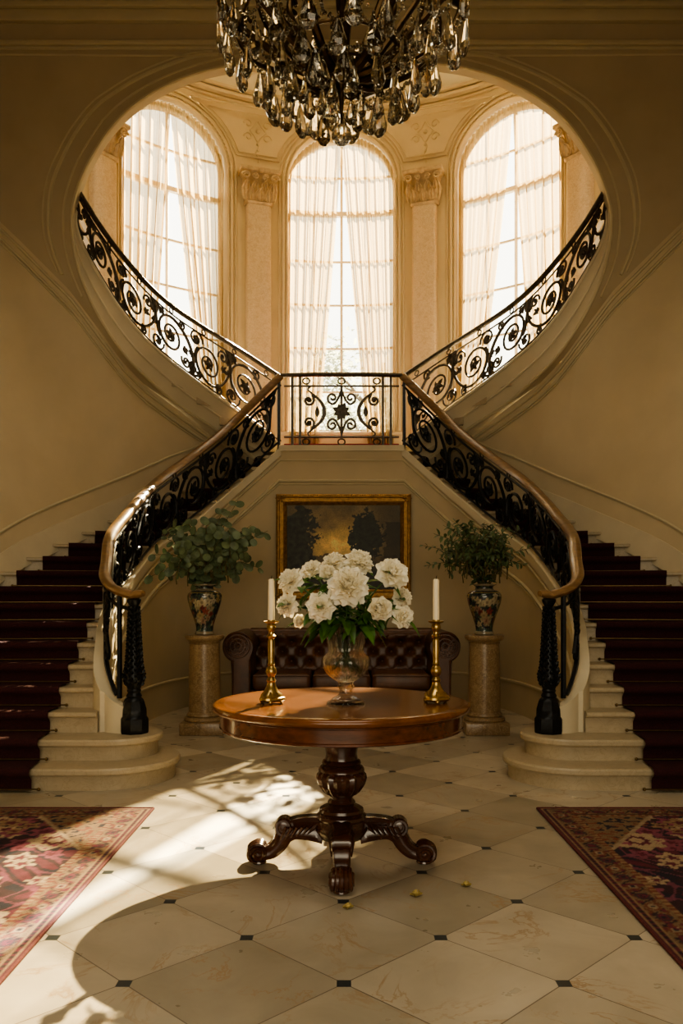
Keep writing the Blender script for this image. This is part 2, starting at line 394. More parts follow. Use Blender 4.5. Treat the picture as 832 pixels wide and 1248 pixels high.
# staircase plan: (step, inner x, inner y, outer x, outer y)
RISE = .149
PLAN = [(1, 1.55, 5.31, 3.2, 5.31), (2, 1.6, 5.54, 3.2, 5.54), (3, 1.70, 5.82, 3.2, 5.80), (4, 1.75, 6.04, 3.2, 6.03), (5, 1.79, 6.27, 3.2, 6.25), (6, 1.84, 6.55, 3.2, 6.47), (7, 1.91, 6.88, 3.2, 6.70), (8, 1.95, 7.2, 3.2, 6.93), (9, 1.97, 7.5, 3.19, 7.18), (10, 1.97, 7.83, 3.15, 7.5), (11, 1.96, 8.2, 3.04, 7.85), (12, 1.91, 8.6, 2.9, 8.17), (13, 1.82, 8.92, 2.74, 8.52), (14, 1.70, 9.2, 2.55, 8.86), (15, 1.58, 9.42, 2.36, 9.2), (16, 1.44, 9.6, 2.15, 9.5), (17, 1.31, 9.76, 1.93, 9.8), (18, 1.17, 9.88, 1.7, 10.1), (19, 1.03, 9.94, 1.46, 10.4), (20, .89, 9.98, 1.2, 10.65), (21, .74, 10.0, .9, 10.9)]
PL = {p[0]: p for p in PLAN}
def plan(n):
    k = min(max(int(n), 1), 20); t = n - k; a, b = PL[k], PL[k + 1]
    return [lerp(a[i], b[i], t) for i in range(1, 5)]
# lower curved wall beside the stairs
A_pts = []
for n, y in ((-1, 4.9), (4, 6.0), (8, 6.93), (10.3, 0), (12, 0), (14, 0), (15, 0), (16, 0), (17, 0), (19, 0), (21, 0)):
    if n < 0: A_pts.append(np.array([3.2, 4.9, 0.0]))
    else:
        q = plan(n); A_pts.append(np.array([q[2], q[3], n * RISE]))
BB = [np.array([4.0, 4.9, 6.0]), np.array([4.0, 7.2, 5.6]), np.array([4.0, 8.6, 5.245]), P3(416, 270, 8.6), P3(392, 293, 8.6), P3(332, 353, 8.6), P3(293, 405, 8.72), P3(268, 440, 8.93), P3(241, 468, 9.23), P3(161, 529, 9.98), P3(110, 567, 10.25)]
NA = 90
Ac = cr(A_pts, NA); Bc = lin(BB, NA)
# smooth the top edge except that it stays on the front wall
def wallpt(i, f): return Ac[i] + (Bc[i] - Ac[i]) * f
def wnorm(i):
    t = Ac[min(i + 1, NA - 1)] - Ac[max(i - 1, 0)]; n = np.array([-t[1], t[0], 0]); return n / (np.linalg.norm(n) + 1e-9)
for sx, nm in ((-1, 'wall_left'), (1, 'wall_right')):
    mb = MB()
    mb.grid([[mir(Ac[i] * np.array([1, 1, 0]), sx)] + [mir(wallpt(i, f), sx) for f in np.linspace(0, 1, 14)] for i in range(NA)])
    mb.quad(*[mir(p, sx) for p in ((3.2, 4.9, 0), (4.0, 4.9, 0), (4.0, 4.9, 6.0), (3.2, 4.9, .01))])
    # plain wall towards the viewer
    mb.quad(*[mir(p, sx) for p in ((4.0, -3, 0), (4.0, 4.9, 0), (4.0, 4.9, 7.7), (4.0, -3, 7.7))])
    mb.quad(*[mir(p, sx) for p in ((4.0, 4.9, 6.0), (4.0, 8.6, 5.245), (4.0, 8.6, 7.7), (4.0, 4.9, 7.7))])
    struct(nm, mb, M['plaster'])
    # stair skirting and crease mouldings
    def onwall(h, off, i0=8, i1=NA - 6):
        out = []
        for i in range(i0, i1):
            f = h / max(.3, Bc[i][2] - Ac[i][2]); p = wallpt(i, f) + wnorm(i) * off; out.append(p)
        return out
    for lo, hi, off in ((-.10, .17, .03), (.17, .36, .018)):
        a, b = onwall(lo, off), onwall(hi, off); c = onwall(hi, -.01)
        mb = MB().grid([[mir(p, sx), mir(q, sx), mir(r, sx)] for p, q, r in zip(a, b, c)])
        struct('baseboard_' + ('left' if sx < 0 else 'right'), mb, M['plaster_light' if lo < 0 else 'plaster'])
    tubes('trim_12', [[mir(p, sx) for p in onwall(.365, .02)]], .017, M['plaster_trim'])
    for dz, r in ((.10, .018), (.22, .016), (.27, .010)):
        path = []
        for i in range(20, NA):
            L = np.linalg.norm(Bc[i] - Ac[i]); path.append(wallpt(i, 1 - dz / L) + wnorm(i) * .008)
        tubes('trim_13', [[mir(p, sx) for p in path]], r, M['plaster_trim'])

struct('floor', MB().quad((-4, -3, 0), (4, -3, 0), (4, 10.9, 0), (-4, 10.9, 0)), M['floor'])
struct('ceiling', MB().quad((-4, -3, 7.7), (4, -3, 7.7), (4, 8.6, 7.7), (-4, 8.6, 7.7)), M['plaster_shaded'])
struct('wall_behind', MB().quad((-4, -3, 0), (4, -3, 0), (4, -3, 7.7), (-4, -3, 7.7)), M['plaster'])

# ================================================================== the window bay (half round apse)
RA, CY = 4.2, 8.8
def AP(s, z, r=0):
    th = s / RA; return V(((RA + r) * math.sin(th), CY + (RA + r) * math.cos(th), z))
WIN = [-36.3, 0, 36.3]; WH = .85; SILL = 3.85; SPR = 7.78; ZT = 8.98
WS = [math.radians(a) * RA for a in WIN]
def archz(ds, hw=WH): return SPR + math.sqrt(max(0, hw * hw - ds * ds))
mb = MB()
s_end = RA * PI / 2
edges = sorted([-s_end, s_end] + [w - WH for w in WS] + [w + WH for w in WS])
for a, b in zip(edges[:-1], edges[1:]):
    mid = (a + b) / 2; w = [w for w in WS if abs(mid - w) < WH]
    nn = 40 if w else max(3, int((b - a) / .12))
    if w:
        ss = [w[0] - WH * math.cos(PI * k / nn) for k in range(nn + 1)]
        mb.grid([[AP(s, z) for z in np.linspace(archz(s - w[0]), ZT, 3)] for s in ss])
        mb.grid([[AP(s, 0), AP(s, SILL)] for s in ss])
        path = [AP(w[0] - WH, SILL)] + [AP(s, archz(s - w[0])) for s in ss] + [AP(w[0] + WH, SILL)]
        pth2 = [AP(w[0] - WH, SILL, .34)] + [AP(s, archz(s - w[0]), .34) for s in ss] + [AP(w[0] + WH, SILL, .34)]
        mb.grid([[p, q] for p, q in zip(path + [path[0]], pth2 + [pth2[0]])])
    else:
        ss = np.linspace(a, b, nn + 1); mb.grid([[AP(s, 0), AP(s, ZT)] for s in ss])
struct('wall_back', mb, M['apse'])
# dome over the bay
mb = MB(); rows = []
for k in range(17):
    ph = k / 16 * PI / 2; r = (RA + .01) * math.cos(ph) + 1e-3; z = ZT - .01 + 2.6 * math.sin(ph)
    rows.append([(r * math.sin(th), CY + r * math.cos(th), z) for th in np.linspace(-PI / 2, PI / 2, 49)])
mb.grid(rows); struct('ceiling_dome', mb, M['plaster_light'])
mb = MB()
for z, r, w in ((ZT, -.02, .05), (ZT + .09, -.04, .035), (ZT - .09, -.01, .025), (ZT + .42, -.06, .02)):
    mb.tube([AP(s, z, r) for s in np.linspace(-s_end, s_end, 60)], w, 6)
struct('trim_14', mb, M['apse'])
# mouldings round the window heads, spandrel panels between them
def arcpath(w, hw, r, z0=SILL, n=40):
    return [AP(w - hw, z0, r)] + [AP(w - hw * math.cos(PI * k / n), SPR + hw * math.sin(PI * k / n), r) for k in range(n + 1)] + [AP(w + hw, z0, r)]
for i, w in enumerate(WS):
    mb = MB()
    for hw, r in ((.865, .018), (.92, .028), (.985, .016)): mb.tube(arcpath(w, hw, -.01), r, 6)
    for k in range(46):   # beaded edge
        a = PI * (k + .5) / 46; mb.sphere(AP(w - .892 * math.cos(a), SPR + .892 * math.sin(a), -.02), .012, 6, 4)
    struct('trim_%d' % (15 + i), mb, M['apse'])
mb = MB()
for sc in [math.radians(a) * RA for a in (-18.15, 18.15)]:
    for inset, r in ((.0, .014), (.055, .009)):
        pts = []
        top = ZT - .20 - inset
        hw = lambda z: max(.02, (1.33 - (1.03 + inset)) if z < SPR else 1.33 - math.sqrt(max(0, (1.03 + inset) ** 2 - (z - SPR) ** 2)))
        zs = np.linspace(SPR + .30 + inset, top, 14)
        left = [AP(sc - hw(z), z, -.01) for z in zs]; right = [AP(sc + hw(z), z, -.01) for z in zs[::-1]]
        mb.tube(left + right, r, 6, closed=True)
    zc = ZT - .48
    for k in range(4):  # lozenge and scroll ornament in low relief
        a = k * PI / 2
        pts = [AP(sc + .12 * math.cos(a + t * PI / 2) * (1 - .35 * math.sin(PI * t)), zc + .16 * math.sin(a + t * PI / 2) * (1 - .35 * math.sin(PI * t)), -.012) for t in np.linspace(0, 1, 8)]
        mb.tube(pts, .010, 5)
    for sg in (-1, 1):
        for f in (1, -1):
            mb.tube([AP(sc + sg * (.15 + .07 * math.cos(t) * (1 - t / 9)), zc + f * .10 + .07 * math.sin(t) * (1 - t / 9), -.012) for t in np.linspace(0, 6, 18)], .009, 5)
    mb.tube([AP(sc + .02 * math.sin(t * 3), zc - .18 - t * .1, -.012) for t in np.linspace(0, 3, 16)], .012, 5)
    for t in range(3): mb.sphere(AP(sc, zc - .2 - t * .1, -.012), .022 - .004 * t, 8, 5)
    mb.sphere(AP(sc, zc, -.015), .035, 8, 5)
struct('trim_18', mb, M['apse'])

# windows: frame, glazing bars, panes
for i, w in enumerate(WS):
    o = MB()
    o.tube(arcpath(w, .815, .24), .048, 4)
    o.tube([AP(w - .82, SILL + .04, .22), AP(w, SILL + .04, .22), AP(w + .82, SILL + .04, .22)], .05, 4)
    for k in range(9): o.tube([AP(w - .8 + .2 * k, 7.42, .25), AP(w - .6 + .2 * k, 7.42, .25)], .05, 4) if k < 8 else None
    wo = struct('window_%d' % (i + 1), o, M['frame'])
    b = MB()
    b.tube([AP(w, SILL, .25), AP(w, SPR + .8, .25)], .030, 4)
    for sg in (-1, 1): b.tube([AP(w + sg * .42, SILL, .25), AP(w + sg * .42, archz(.42, .8), .25)], .012, 4)
    for z in (4.55, 5.25, 5.95, 6.65, 8.0): b.tube([AP(w + t, z, .25) for t in np.linspace(-.8, .8, 6)], .021, 4)
    part('glazing_bars', b, M['frame'], wo)
    g = MB(); nn = 30
    ss = [w - .81 * math.cos(PI * k / nn) for k in range(nn + 1)]
    g.grid([[AP(s, z, .27) for z in (SILL, SPR, archz(s - w, .81))] for s in ss])
    part('pane', g, M['pane'], wo)
    struct('trim_%d' % (20 + i), MB().rbox(-1.0, 1.0, -.12, .2, -.06, 0, .015, 2, Matrix.Translation(AP(w, SILL)) @ Matrix.Rotation(-w / RA, 4, 'Z')), M['apse'])

# curtains: two gathered sheers in every arch
cname = {0: 'left', 1: 'middle', 2: 'right'}
for i, w in enumerate(WS):
    for sg in (-1, 1):
        if i == 1: bot = .40 if sg < 0 else .44
        elif (i == 0) == (sg < 0): bot = .42
        else: bot = .50
        if i == 0: bot = .36 if sg < 0 else .62
        if i == 2: bot = .62 if sg < 0 else .38
        hw = WH - .015; rows = []; na, nz = 120, 30
        off = {0: .10, 1: 0, 2: -.10}[i]
        ph = random.random() * 6
        for a_ in range(na + 1):
            a = a_ / na; col = []
            st = lerp(sg * hw, off * 0 + sg * -.005, a)
            for k in range(nz + 1):
                t = k / nz
                sb = lerp(sg * hw, sg * bot * 1.0 if True else 0, a)
                g = t ** 1.15
                s = lerp(st, lerp(sg * hw, sg * bot, a), g)
                ztop = SPR + math.sqrt(max(0, hw * hw - st * st)); z = lerp(ztop, 3.35, t)
                amp = .042 + .03 * t
                r = .10 + amp * (math.sin(a * 2 * PI * 6.0 + ph + .8 * math.sin(t * 2.2 + a * 5)) + .45 * math.sin(a * 2 * PI * 16 + ph * 2 + t))
                if k == 0: r = .10 + .02 * math.sin(a * 90)
                rr = r if z > SILL + .02 else r - .0
                col.append(AP(w + s, z, rr - .13 if z < SILL + .25 else rr - .13 * max(0, (1 - (z - SILL - .25) / .8))))
            rows.append(col)
        single('sheer_curtain', MB().grid(rows), M['sheer'], 'sheer cream curtain on the %s side of the %s arched window' % ('left' if sg < 0 else 'right', cname[i]), 'curtain', 'sheer window curtains', org=AP(w + sg * .6, 3.35, 0))

# corinthian pilasters between the windows
def make_pilaster(deg, label):
    s0 = math.radians(deg) * RA; base = AP(s0, 3.13, -.02)
    rt = root('pilaster', base, label, 'column', 'marble pilasters of the window bay'); rt['kind'] = 'thing'
    Mx = Matrix.Translation(AP(s0, 0, 0)) @ Matrix.Rotation(-s0 / RA, 4, 'Z') @ Matrix.Rotation(PI, 4, 'Z')   # local +y points into the room
    sh = MB(); rows = []
    sec = [(-.20, -.05), (-.20, .10), (-.185, .125), (-.16, .14), (0, .14), (.16, .14), (.185, .125), (.20, .10), (.20, -.05)]
    for z in (3.42, 5, 6.5, 7.30): rows.append([Mx @ V((x * (1 - .012 * (z - 3.4)), y, z)) for x, y in sec])
    sh.grid(rows); part('shaft', sh, M['shaft'], rt)
    bs = MB().rbox(-.27, .27, -.05, .22, 3.13, 3.30, .015, 2, Mx)
    for z, r in ((3.325, .03), (3.385, .022)): bs.tube([Mx @ V(p) for p in ((-.22, -.02, z), (-.22, .16, z), (.22, .16, z), (.22, -.02, z))], r, 8)
    part('base', bs, M['stone'], rt)
    cp = MB(); rows = []
    for z, hw, d in ((7.30, .205, .145), (7.34, .225, .165), (7.36, .20, .14), (7.55, .20, .14), (7.72, .25, .20), (7.76, .29, .23)):
        rows.append([Mx @ V(p) for p in ((-hw, -.05, z), (-hw, d * .7, z), (-hw * .8, d, z), (0, d, z), (hw * .8, d, z), (hw, d * .7, z), (hw, -.05, z))])
    cp.grid(rows); cp.rbox(-.31, .31, -.05, .27, 7.76, 7.82, .012, 2, Mx)
    def acanthus(x, y, z, h, wd, ang, curl):
        Ml = Mx @ Matrix.Translation((x, y, z)) @ Matrix.Rotation(ang, 4, 'Z'); rr = []
        for k in range(9):
            t = k / 8; out = curl * (t ** 2.2); zz = h * (t if t < .8 else .8 + .12 * math.sin((t - .8) / .2 * PI / 2) - .55 * max(0, t - .9))
            ww = wd * (.75 + .45 * math.sin(PI * t * .9)) * (1 - .75 * max(0, t - .6) / .4) * (1 + .18 * math.sin(t * 26))
            rr.append([Ml @ V((ww * q, out + .022 * (1 - abs(q)) + .012 * math.cos(q * 9), zz)) for q in (-1, -.66, -.33, 0, .33, .66, 1)])
        cp.grid(rr)
    for x in (-.145, 0, .145): acanthus(x, .15, 7.345, .19, .075, 0, .075)
    for x in (-.205, -.075, .075, .205): acanthus(x, .145, 7.36, .30, .066, 0, .10)
    for sg in (-1, 1): acanthus(sg * .20, .06, 7.345, .22, .06, -sg * PI / 2, .06)
    for sg in (-1, 1):
        for cx, rad in ((.225, .062), (.075, .042)):
            cp.tube([Mx @ V((sg * (cx + rad * (1 - t / 11) * math.cos(t)), .235, 7.685 + rad * (1 - t / 11) * math.sin(t))) for t in np.linspace(0, 9, 30)], .017, 6)
    cp.sphere(Mx @ V((0, .265, 7.775)), .045, 10, 6)
    part('capital', cp, M['capital'], rt)
make_pilaster(-52.6, 'marble pilaster at far left of the window bay, half hidden by the arch')
make_pilaster(-18.15, 'marble pilaster with carved capital between left and middle windows')
make_pilaster(18.15, 'marble pilaster with carved capital between middle and right windows')
make_pilaster(52.6, 'marble pilaster at far right of the window bay, half hidden by the arch')

# ================================================================== wall below the landing, landing
#   (x, y, z of string top, z of handrail)
INNER = [(1.47, 5.82, .46, 1.27), (1.62, 5.87, .55, 1.317), (1.73, 6.02, .72, 1.40), (1.80, 6.30, .93, 1.53), (1.87, 6.6, 1.05, 1.706), (1.95, 7.05, 1.19, 1.84), (1.98, 7.5, 1.34, 1.99), (1.97, 8.0, 1.55, 2.206), (1.91, 8.6, 1.80, 2.48), (1.70, 9.2, 2.07, 2.816), (1.44, 9.6, 2.385, 3.14), (1.17, 9.88, 2.68, 3.49), (.74, 10.0, 3.09, 3.95)]
NI = 120
IC = cr(INNER, NI)
# matching line on the floor
FLOORL = [(1.45, 5.86), (1.60, 5.92), (1.70, 6.05), (1.78, 6.32), (1.85, 6.62), (1.93, 7.06), (1.97, 7.5), (1.98, 8.05), (1.94, 8.68), (1.80, 9.32), (1.60, 9.72), (1.32, 9.95), (.9, 10.0)]
FC = cr(FLOORL, NI)
def inw(i, C=None):
    C = C or IC; t = C[min(i + 1, NI - 1)][:2] - C[max(i - 1, 0)][:2]; n = np.array([-t[1], t[0]]); return n / (np.linalg.norm(n) + 1e-9)   # towards the hall centre
def undr(i, z):
    top = IC[i]; f = z / max(.3, top[2]); return np.array([lerp(FC[i][0], top[0], f), lerp(FC[i][1], top[1], f), z])
mb = MB()
full = [(i, 1) for i in range(NI)] + [(i, -1) for i in range(NI - 1, -1, -1)]
rows = [[mir(undr(i, IC[i][2] * f), sx) for f in np.linspace(0, 1, 9)] for i, sx in full]
mb.grid(rows); struct('wall_niche', mb, M['plaster'])
def below(dz, off=.0):
    out = []
    for i, sx in full:
        if IC[i][2] - dz > .3 and i > 30:
            p = undr(i, IC[i][2] - dz); n = inw(i); out.append(mir((p[0] + n[0] * off, p[1] + n[1] * off, p[2]), sx))
    return out
for k, (dz, r) in enumerate(((.17, .014), (.42, .020), (.46, .012))):
    tubes('trim_%d' % (24 + k), [below(dz, .004)], r, M['plaster_trim'])
bb = MB()
for zz0, zz1, off in ((0, .34, .022),):
    rw = []
    for i, sx in full:
        a, b = undr(i, zz0), undr(i, zz1); n = inw(i)
        rw.append([mir((a[0] + n[0] * off, a[1] + n[1] * off, a[2]), sx), mir((b[0] + n[0] * off, b[1] + n[1] * off, b[2]), sx), mir((b[0], b[1], b[2] + .01), sx)])
    bb.grid(rw)
bb.tube([r_[1] for r_ in rw], .016, 6)
struct('baseboard_niche', bb, M['plaster'])
# the landing floor with its red carpet
def disc_poly():
    return [(-4.1, 8.95), (-.74, 10.0), (.74, 10.0), (4.1, 8.95)] + [(RA * math.sin(a) * .995, CY + RA * math.cos(a) * .995) for a in np.linspace(PI / 2 * .98, -PI / 2 * .98, 40)]
lf = MB().prism([(-.76, 9.965), (.76, 9.965), (.95, 10.9), (1.4, 11.2), (3.6, 10.7), (2.5, 12.1), (1.3, 12.75), (0, 12.98), (-1.3, 12.75), (-2.5, 12.1), (-3.6, 10.7), (-1.4, 11.2), (-.95, 10.9)], 3.03, 3.10)
struct('floor_landing', lf, M['plaster_light'])
M['redcarpet'] = pm('red_carpet', (.30, .04, .05), .95, var=.2, scale=60, bump=.3, bscale=200)
single('landing_carpet', MB().rbox(-.70, .70, 10.0, 12.6, 3.10, 3.125, .008, 2), M['redcarpet'], 'red carpet covering the landing behind the short railing', 'carpet', org=(0, 11.3, 3.10))
# ================================================================== staircases
def nose(n, f):
    k = PL[n]; return np.array([lerp(k[1] + .03, k[3] + .03, f), lerp(k[2], k[4], f)])
def fwd(n):
    k = PL[n]; d = np.array([k[3] - k[1], k[4] - k[2]]); d /= np.linalg.norm(d); return np.array([d[1], -d[0]])
CIN = {1: 1.97, 2: 2.0, 3: 2.03, 4: 2.03, 5: 2.04, 6: 2.06, 7: 2.09, 8: 2.12, 9: 2.14}
def fin(n):
    k = PL[n]; L = math.hypot(k[3] - k[1], k[4] - k[2])
    return (CIN[n] - k[1]) / (k[3] - k[1]) if n in CIN else .16 / L
def fout(n):
    k = PL[n]; L = math.hypot(k[3] - k[1], k[4] - k[2]); return 1 - .20 / L
for sx, side in ((-1, 'left'), (1, 'right')):
    st = root('staircase', (sx * 2.4, 5.3, 0), 'curving stone staircase on the %s side of the hall with two rounded bottom steps' % side, 'staircase', 'lower flights of stairs')
    for n in range(1, 21):
        mb = MB(); zt = n * RISE
        if n <= 2:
            cx, cy, r = (1.60, 5.77, .46) if n == 1 else (1.60, 5.86, .32)
            def poly(e):
                rr = r + e
                return [(3.2, cy - rr)] + [(cx + rr * math.cos(a), cy + rr * math.sin(a)) for a in np.linspace(-PI / 2, -1.5 * PI, 28)] + [(3.2, cy + rr)]
            mb.prism([(p[0] * sx, p[1]) for p in poly(-.035)], zt - RISE, zt - .03)
            pl = [poly(e) for e in (-.03, -.008, 0, 0, -.008, -.03)]
            rows = [[(p[0] * sx, p[1], zt - z) for p in q] for q, z in zip(pl, (.058, .052, .04, .016, .004, 0))]
            mb.grid(rows); o = len(mb.v); mb.f.append(tuple(mb.vert(p) for p in rows[-1]))
        else:
            a, b = nose(n, 0), nose(n, 1); c, d = nose(n + 1, 1) if n < 20 else np.array([.93, 10.9]), nose(n + 1, 0) if n < 20 else np.array([.77, 10.0])
            f = fwd(n); bk = -fwd(min(n + 1, 20)) * .05
            P = [a, b, c + bk, d + bk]; 
            mb.prism([(p[0] * sx, p[1]) for p in P], zt - RISE * 1.6, zt - .035)
            P2 = [a + f * .02, b + f * .02, c + bk, d + bk]
            mb.prism([(p[0] * sx, p[1]) for p in P2], zt - .04, zt)
            mb.tube([mir((a[0] + f[0] * .02, a[1] + f[1] * .02, zt - .02), sx), mir((b[0] + f[0] * .02, b[1] + f[1] * .02, zt - .02), sx)], .0205, 10)
        part('step', mb, M['stone'], st, sharp=30)
    # closed string along the open side
    sb = MB(); rows = []
    for i in range(NI):
        nn = inw(i); p = IC[i]; o2 = -.085 if i > 12 else -.06
        q = p[:2] + nn * .022; r_ = p[:2] + nn * o2
        lowz = max(.29, p[2] - (.11 if i > 40 else .6))
        rows.append([mir((p[0], p[1], lowz - .02), sx), mir((q[0], q[1], lowz), sx), mir((q[0], q[1], p[2] - .012), sx), mir((q[0] - nn[0] * .012, q[1] - nn[1] * .012, p[2]), sx), mir((r_[0], r_[1], p[2]), sx), mir((r_[0], r_[1], .2 if i < 45 else p[2] - .45), sx)])
    sb.grid(rows)
    sb.f.append(tuple(sb.vert(p) for p in rows[0])); part('string', sb, M['plaster_light'], st)
    # runner
    rc = MB(); rods = []
    for n in range(1, 21):
        f = fwd(n); rows = []
        zt = n * RISE; m = n + 1
        for t in np.linspace(0, 1, 7):
            a = nose(n, lerp(fin(n), fout(n), t)); b = nose(m, lerp(fin(min(m, 20)), fout(min(m, 20)), t))
            fb = fwd(m) if m <= 20 else f
            prof = [(a + f * .014, zt - RISE + .012), (a + f * .014, zt - .07), (a + f * .03, zt - .05), (a + f * .052, zt - .036), (a + f * .058, zt - .015), (a + f * .048, zt + .006), (a + f * .022, zt + .013), (b + fb * .005, zt + .013)]
            rows.append([mir((p[0], p[1], z), sx) for p, z in prof])
        for e in (0, -1):  # turned-down edges
            pass
        rc.grid(rows)
    cc = single('stair_carpet', rc, M['carpet'], 'dark burgundy carpet runner climbing the %s staircase' % side, 'carpet', 'stair runners', org=(sx * 2.5, 5.25, 0), sharp=60)
    for n in range(1, 21):
        f = fwd(n); a = nose(n, fin(n) - .03) + f * .024; b = nose(n, min(1, fout(n) + .03)) + f * .024; z = (n - 1) * RISE + .022
        rd = MB().tube([mir((a[0], a[1], z), sx), mir((b[0], b[1], z), sx)], .005, 6)
        for e in (a, b): rd.sphere(mir((e[0], e[1], z), sx), .012, 8, 5)
        part('stair_rod', rd, M['brassrod'], cc)

# upper flights: stepped slab behind the sloping fascia
SC_ = cr([np.append(p, h) for p, h in zip(S_lo, S_h)], 100)      # from the wall edge down to the landing
OC_ = cr(O_lo, 100)
for sx, side in ((-1, 'left'), (1, 'right')):
    us = root('staircase', (sx * .9, 10.1, 3.1), 'upper flight rising to the %s behind the oval opening' % side, 'staircase', 'upper flights of stairs')
    mb = MB()
    mb.grid([[mir(lerp(o, p[:3], t), sx) for t in (0, .42, .44, .5, .52, 1)] for o, p in zip(OC_, SC_)])
    for i, (o, p) in enumerate(zip(OC_, SC_)):
        pass
    mb.tube([mir(lerp(o, p[:3], .47) + np.array([0, -.006, 0]), sx) for o, p in zip(OC_, SC_)], .013, 6)
    mb.tube([mir(p[:3], sx) for p in SC_], .018, 6)
    part('fascia', mb, M['plaster_light'], us)
    ns = 13
    for k in range(ns):
        i = int((k + .0) / ns * 99); j = int((k + 1) / ns * 99); p, q = SC_[i], SC_[j]
        z = q[2] + .02 if k == ns - 1 else min(p[2], q[2]) + .0
        w = np.array([.06, 1.0]); pp = [p[:2] + (.0, .12), q[:2] + (.0, .12), q[:2] + w, p[:2] + w]
        part('step', MB().prism([(a[0] * sx, a[1]) for a in pp], z - .10, z - .01), M['stone'], us)

# ================================================================== wrought iron balustrades
class Rail:
    """a strip from a list of (x, y, z bottom, z top); s = arc length in plan, h = 0..1 bottom to top"""
    def __init__(s, pts, sx):
        s.p = [np.array(p, float) for p in pts]; s.sx = sx; s.L = [0]
        for a, b in zip(s.p[:-1], s.p[1:]): s.L.append(s.L[-1] + np.linalg.norm(b[:3] - a[:3]))
        s.len = s.L[-1]
    def q(s, d):
        d = min(max(d, 0), s.len); k = int(np.searchsorted(s.L, d)) - 1; k = min(max(k, 0), len(s.p) - 2)
        t = (d - s.L[k]) / max(1e-9, s.L[k + 1] - s.L[k]); return lerp(s.p[k], s.p[k + 1], t)
    def __call__(s, d, h):
        q = s.q(d); return V((q[0] * s.sx, q[1], lerp(q[2], q[3], h)))
    def nrm(s, d):
        a, b = s.q(d - .05), s.q(d + .05); t = b - a; n = V((-t[1], t[0] * s.sx if False else t[0], 0)); n.x *= s.sx
        return n.normalized() if n.length > 1e-6 else V((0, 1, 0))
    def H(s, d): q = s.q(d); return q[3] - q[2]
def itube(mb, R, pts, r, seg=5):
    mb.tube([R(a, b) for a, b in pts], r, seg)
def iblade(mb, R, pts, w, thick=.35, seg=6):
    n = len(pts); rad = [w * (.12 + math.sin(PI * (k / (n - 1)) ** .8)) for k in range(n)]
    mb.tube([R(a, b) for a, b in pts], rad, seg, flat=(1, thick), up=R.nrm(pts[n // 2][0]))
def spiral(c, r, a0, turns, dirn, asp, n=34, rin=.16):
    out = []
    for k in range(n):
        t = k / (n - 1); a = a0 + dirn * turns * 2 * PI * t; rr = r * lerp(1, rin, t ** .85); out.append((c[0] + rr * math.cos(a), c[1] + rr * math.sin(a) * asp))
    return out
def bez(p0, p1, p2, p3, n=12):
    return [tuple(((1 - t) ** 3 * a + 3 * (1 - t) ** 2 * t * b + 3 * (1 - t) * t * t * c + t ** 3 * d) for a, b, c, d in zip(p0, p1, p2, p3)) for t in np.linspace(0, 1, n)]
def vine(rt, R, s0, s1, count, h0, h1, mat, k=1.0, flipstart=0):
    """running scroll: big spirals alternately from below and from above, smaller counter scrolls and acanthus leaves"""
    w = (s1 - s0) / count
    for u in range(count):
        sc = s0 + w * (u + .5); Hm = R.H(sc); asp = 1 / Hm; hm = (h0 + h1) / 2; half = (h1 - h0) / 2
        rad = min(w * .46, half * Hm * .84); fl = -1 if (u + flipstart) % 2 else 1; ra = rad * asp
        F = lambda p: (p[0], hm + fl * (p[1] - hm))
        mb = MB()
        cx = sc + .03 * w; cy = hm - half * .05
        sp = spiral((cx, cy), rad, math.radians(-120), 2.1, 1, asp, 44, .14)
        st = sp[0]
        stem = bez((sc - w * .55, hm + half * 1.0), (sc - w * .66, hm + half * .1), (sc - w * .40, st[1] + .10), st, 14)
        line = [F(p) for p in stem[:-1] + sp]
        n = len(line); itube(mb, R, line, [.018 * k * (1 - .42 * i / n) for i in range(n)], 6)
        e = F((cx, cy)); mb.sphere(R(*e), .032 * k, 8, 5)
        # counter scrolls
        for (bx, by, q, a0, dr, t_) in ((cx + w * .34, hm + half * .68, .46, 190, -1, 1.5), (cx + w * .40, hm - half * .70, .36, 165, 1, 1.4), (cx - w * .40, hm + half * .62, .34, -20, 1, 1.4), (cx - w * .28, hm - half * .84, .26, 60, 1, 1.2)):
            r2 = rad * q; itube(mb, R, [F(p) for p in spiral((bx, by), r2, math.radians(a0), t_, dr, asp, 22, .2)], .0125 * k, 5)
            c_ = F((bx, by)); mb.sphere(R(*c_), .017 * k, 6, 4)
        itube(mb, R, [F(p) for p in bez((cx + rad * .7, hm + half * .35), (cx + w * .42, hm + half * .2), (cx + w * .30, hm - half * .5), (cx + w * .52, h0), 12)], .015 * k, 6)
        part('scroll', mb, mat, rt)
        lb = MB()
        for j in range(5):      # leaf rosette at the heart of the spiral
            a = 2 * PI * j / 5 + u; iblade(lb, R, [(cx + q * rad * .36 * math.cos(a + q * .5), cy if False else F((0, cy + q * ra * .36 * math.sin(a + q * .5)))[1]) for q in np.linspace(.05, 1, 6)], .021 * k)
        part('leaf_rosette', lb, mat, rt)
        for (bx, by, a0) in ((cx - rad * .98, cy + ra * .1, 100), (cx + rad * .72, cy + ra * .70, 20), (cx + rad * .55, cy - ra * .80, -60), (sc - w * .52, hm + half * .45, 70), (sc - w * .52, hm + half * .2, 250)):
            lb = MB(); lb.sphere(R(*F((bx, by))), .016 * k, 6, 4)
            for da in (-38, 0, 38):
                a = math.radians(a0 + da); L = rad * (.42 if da == 0 else .32)
                iblade(lb, R, [F((bx + L * q * math.cos(a + q * .5), by + L * q * asp * math.sin(a + q * .5))) for q in np.linspace(0, 1, 6)], .019 * k)
            part('acanthus_leaf', lb, mat, rt)
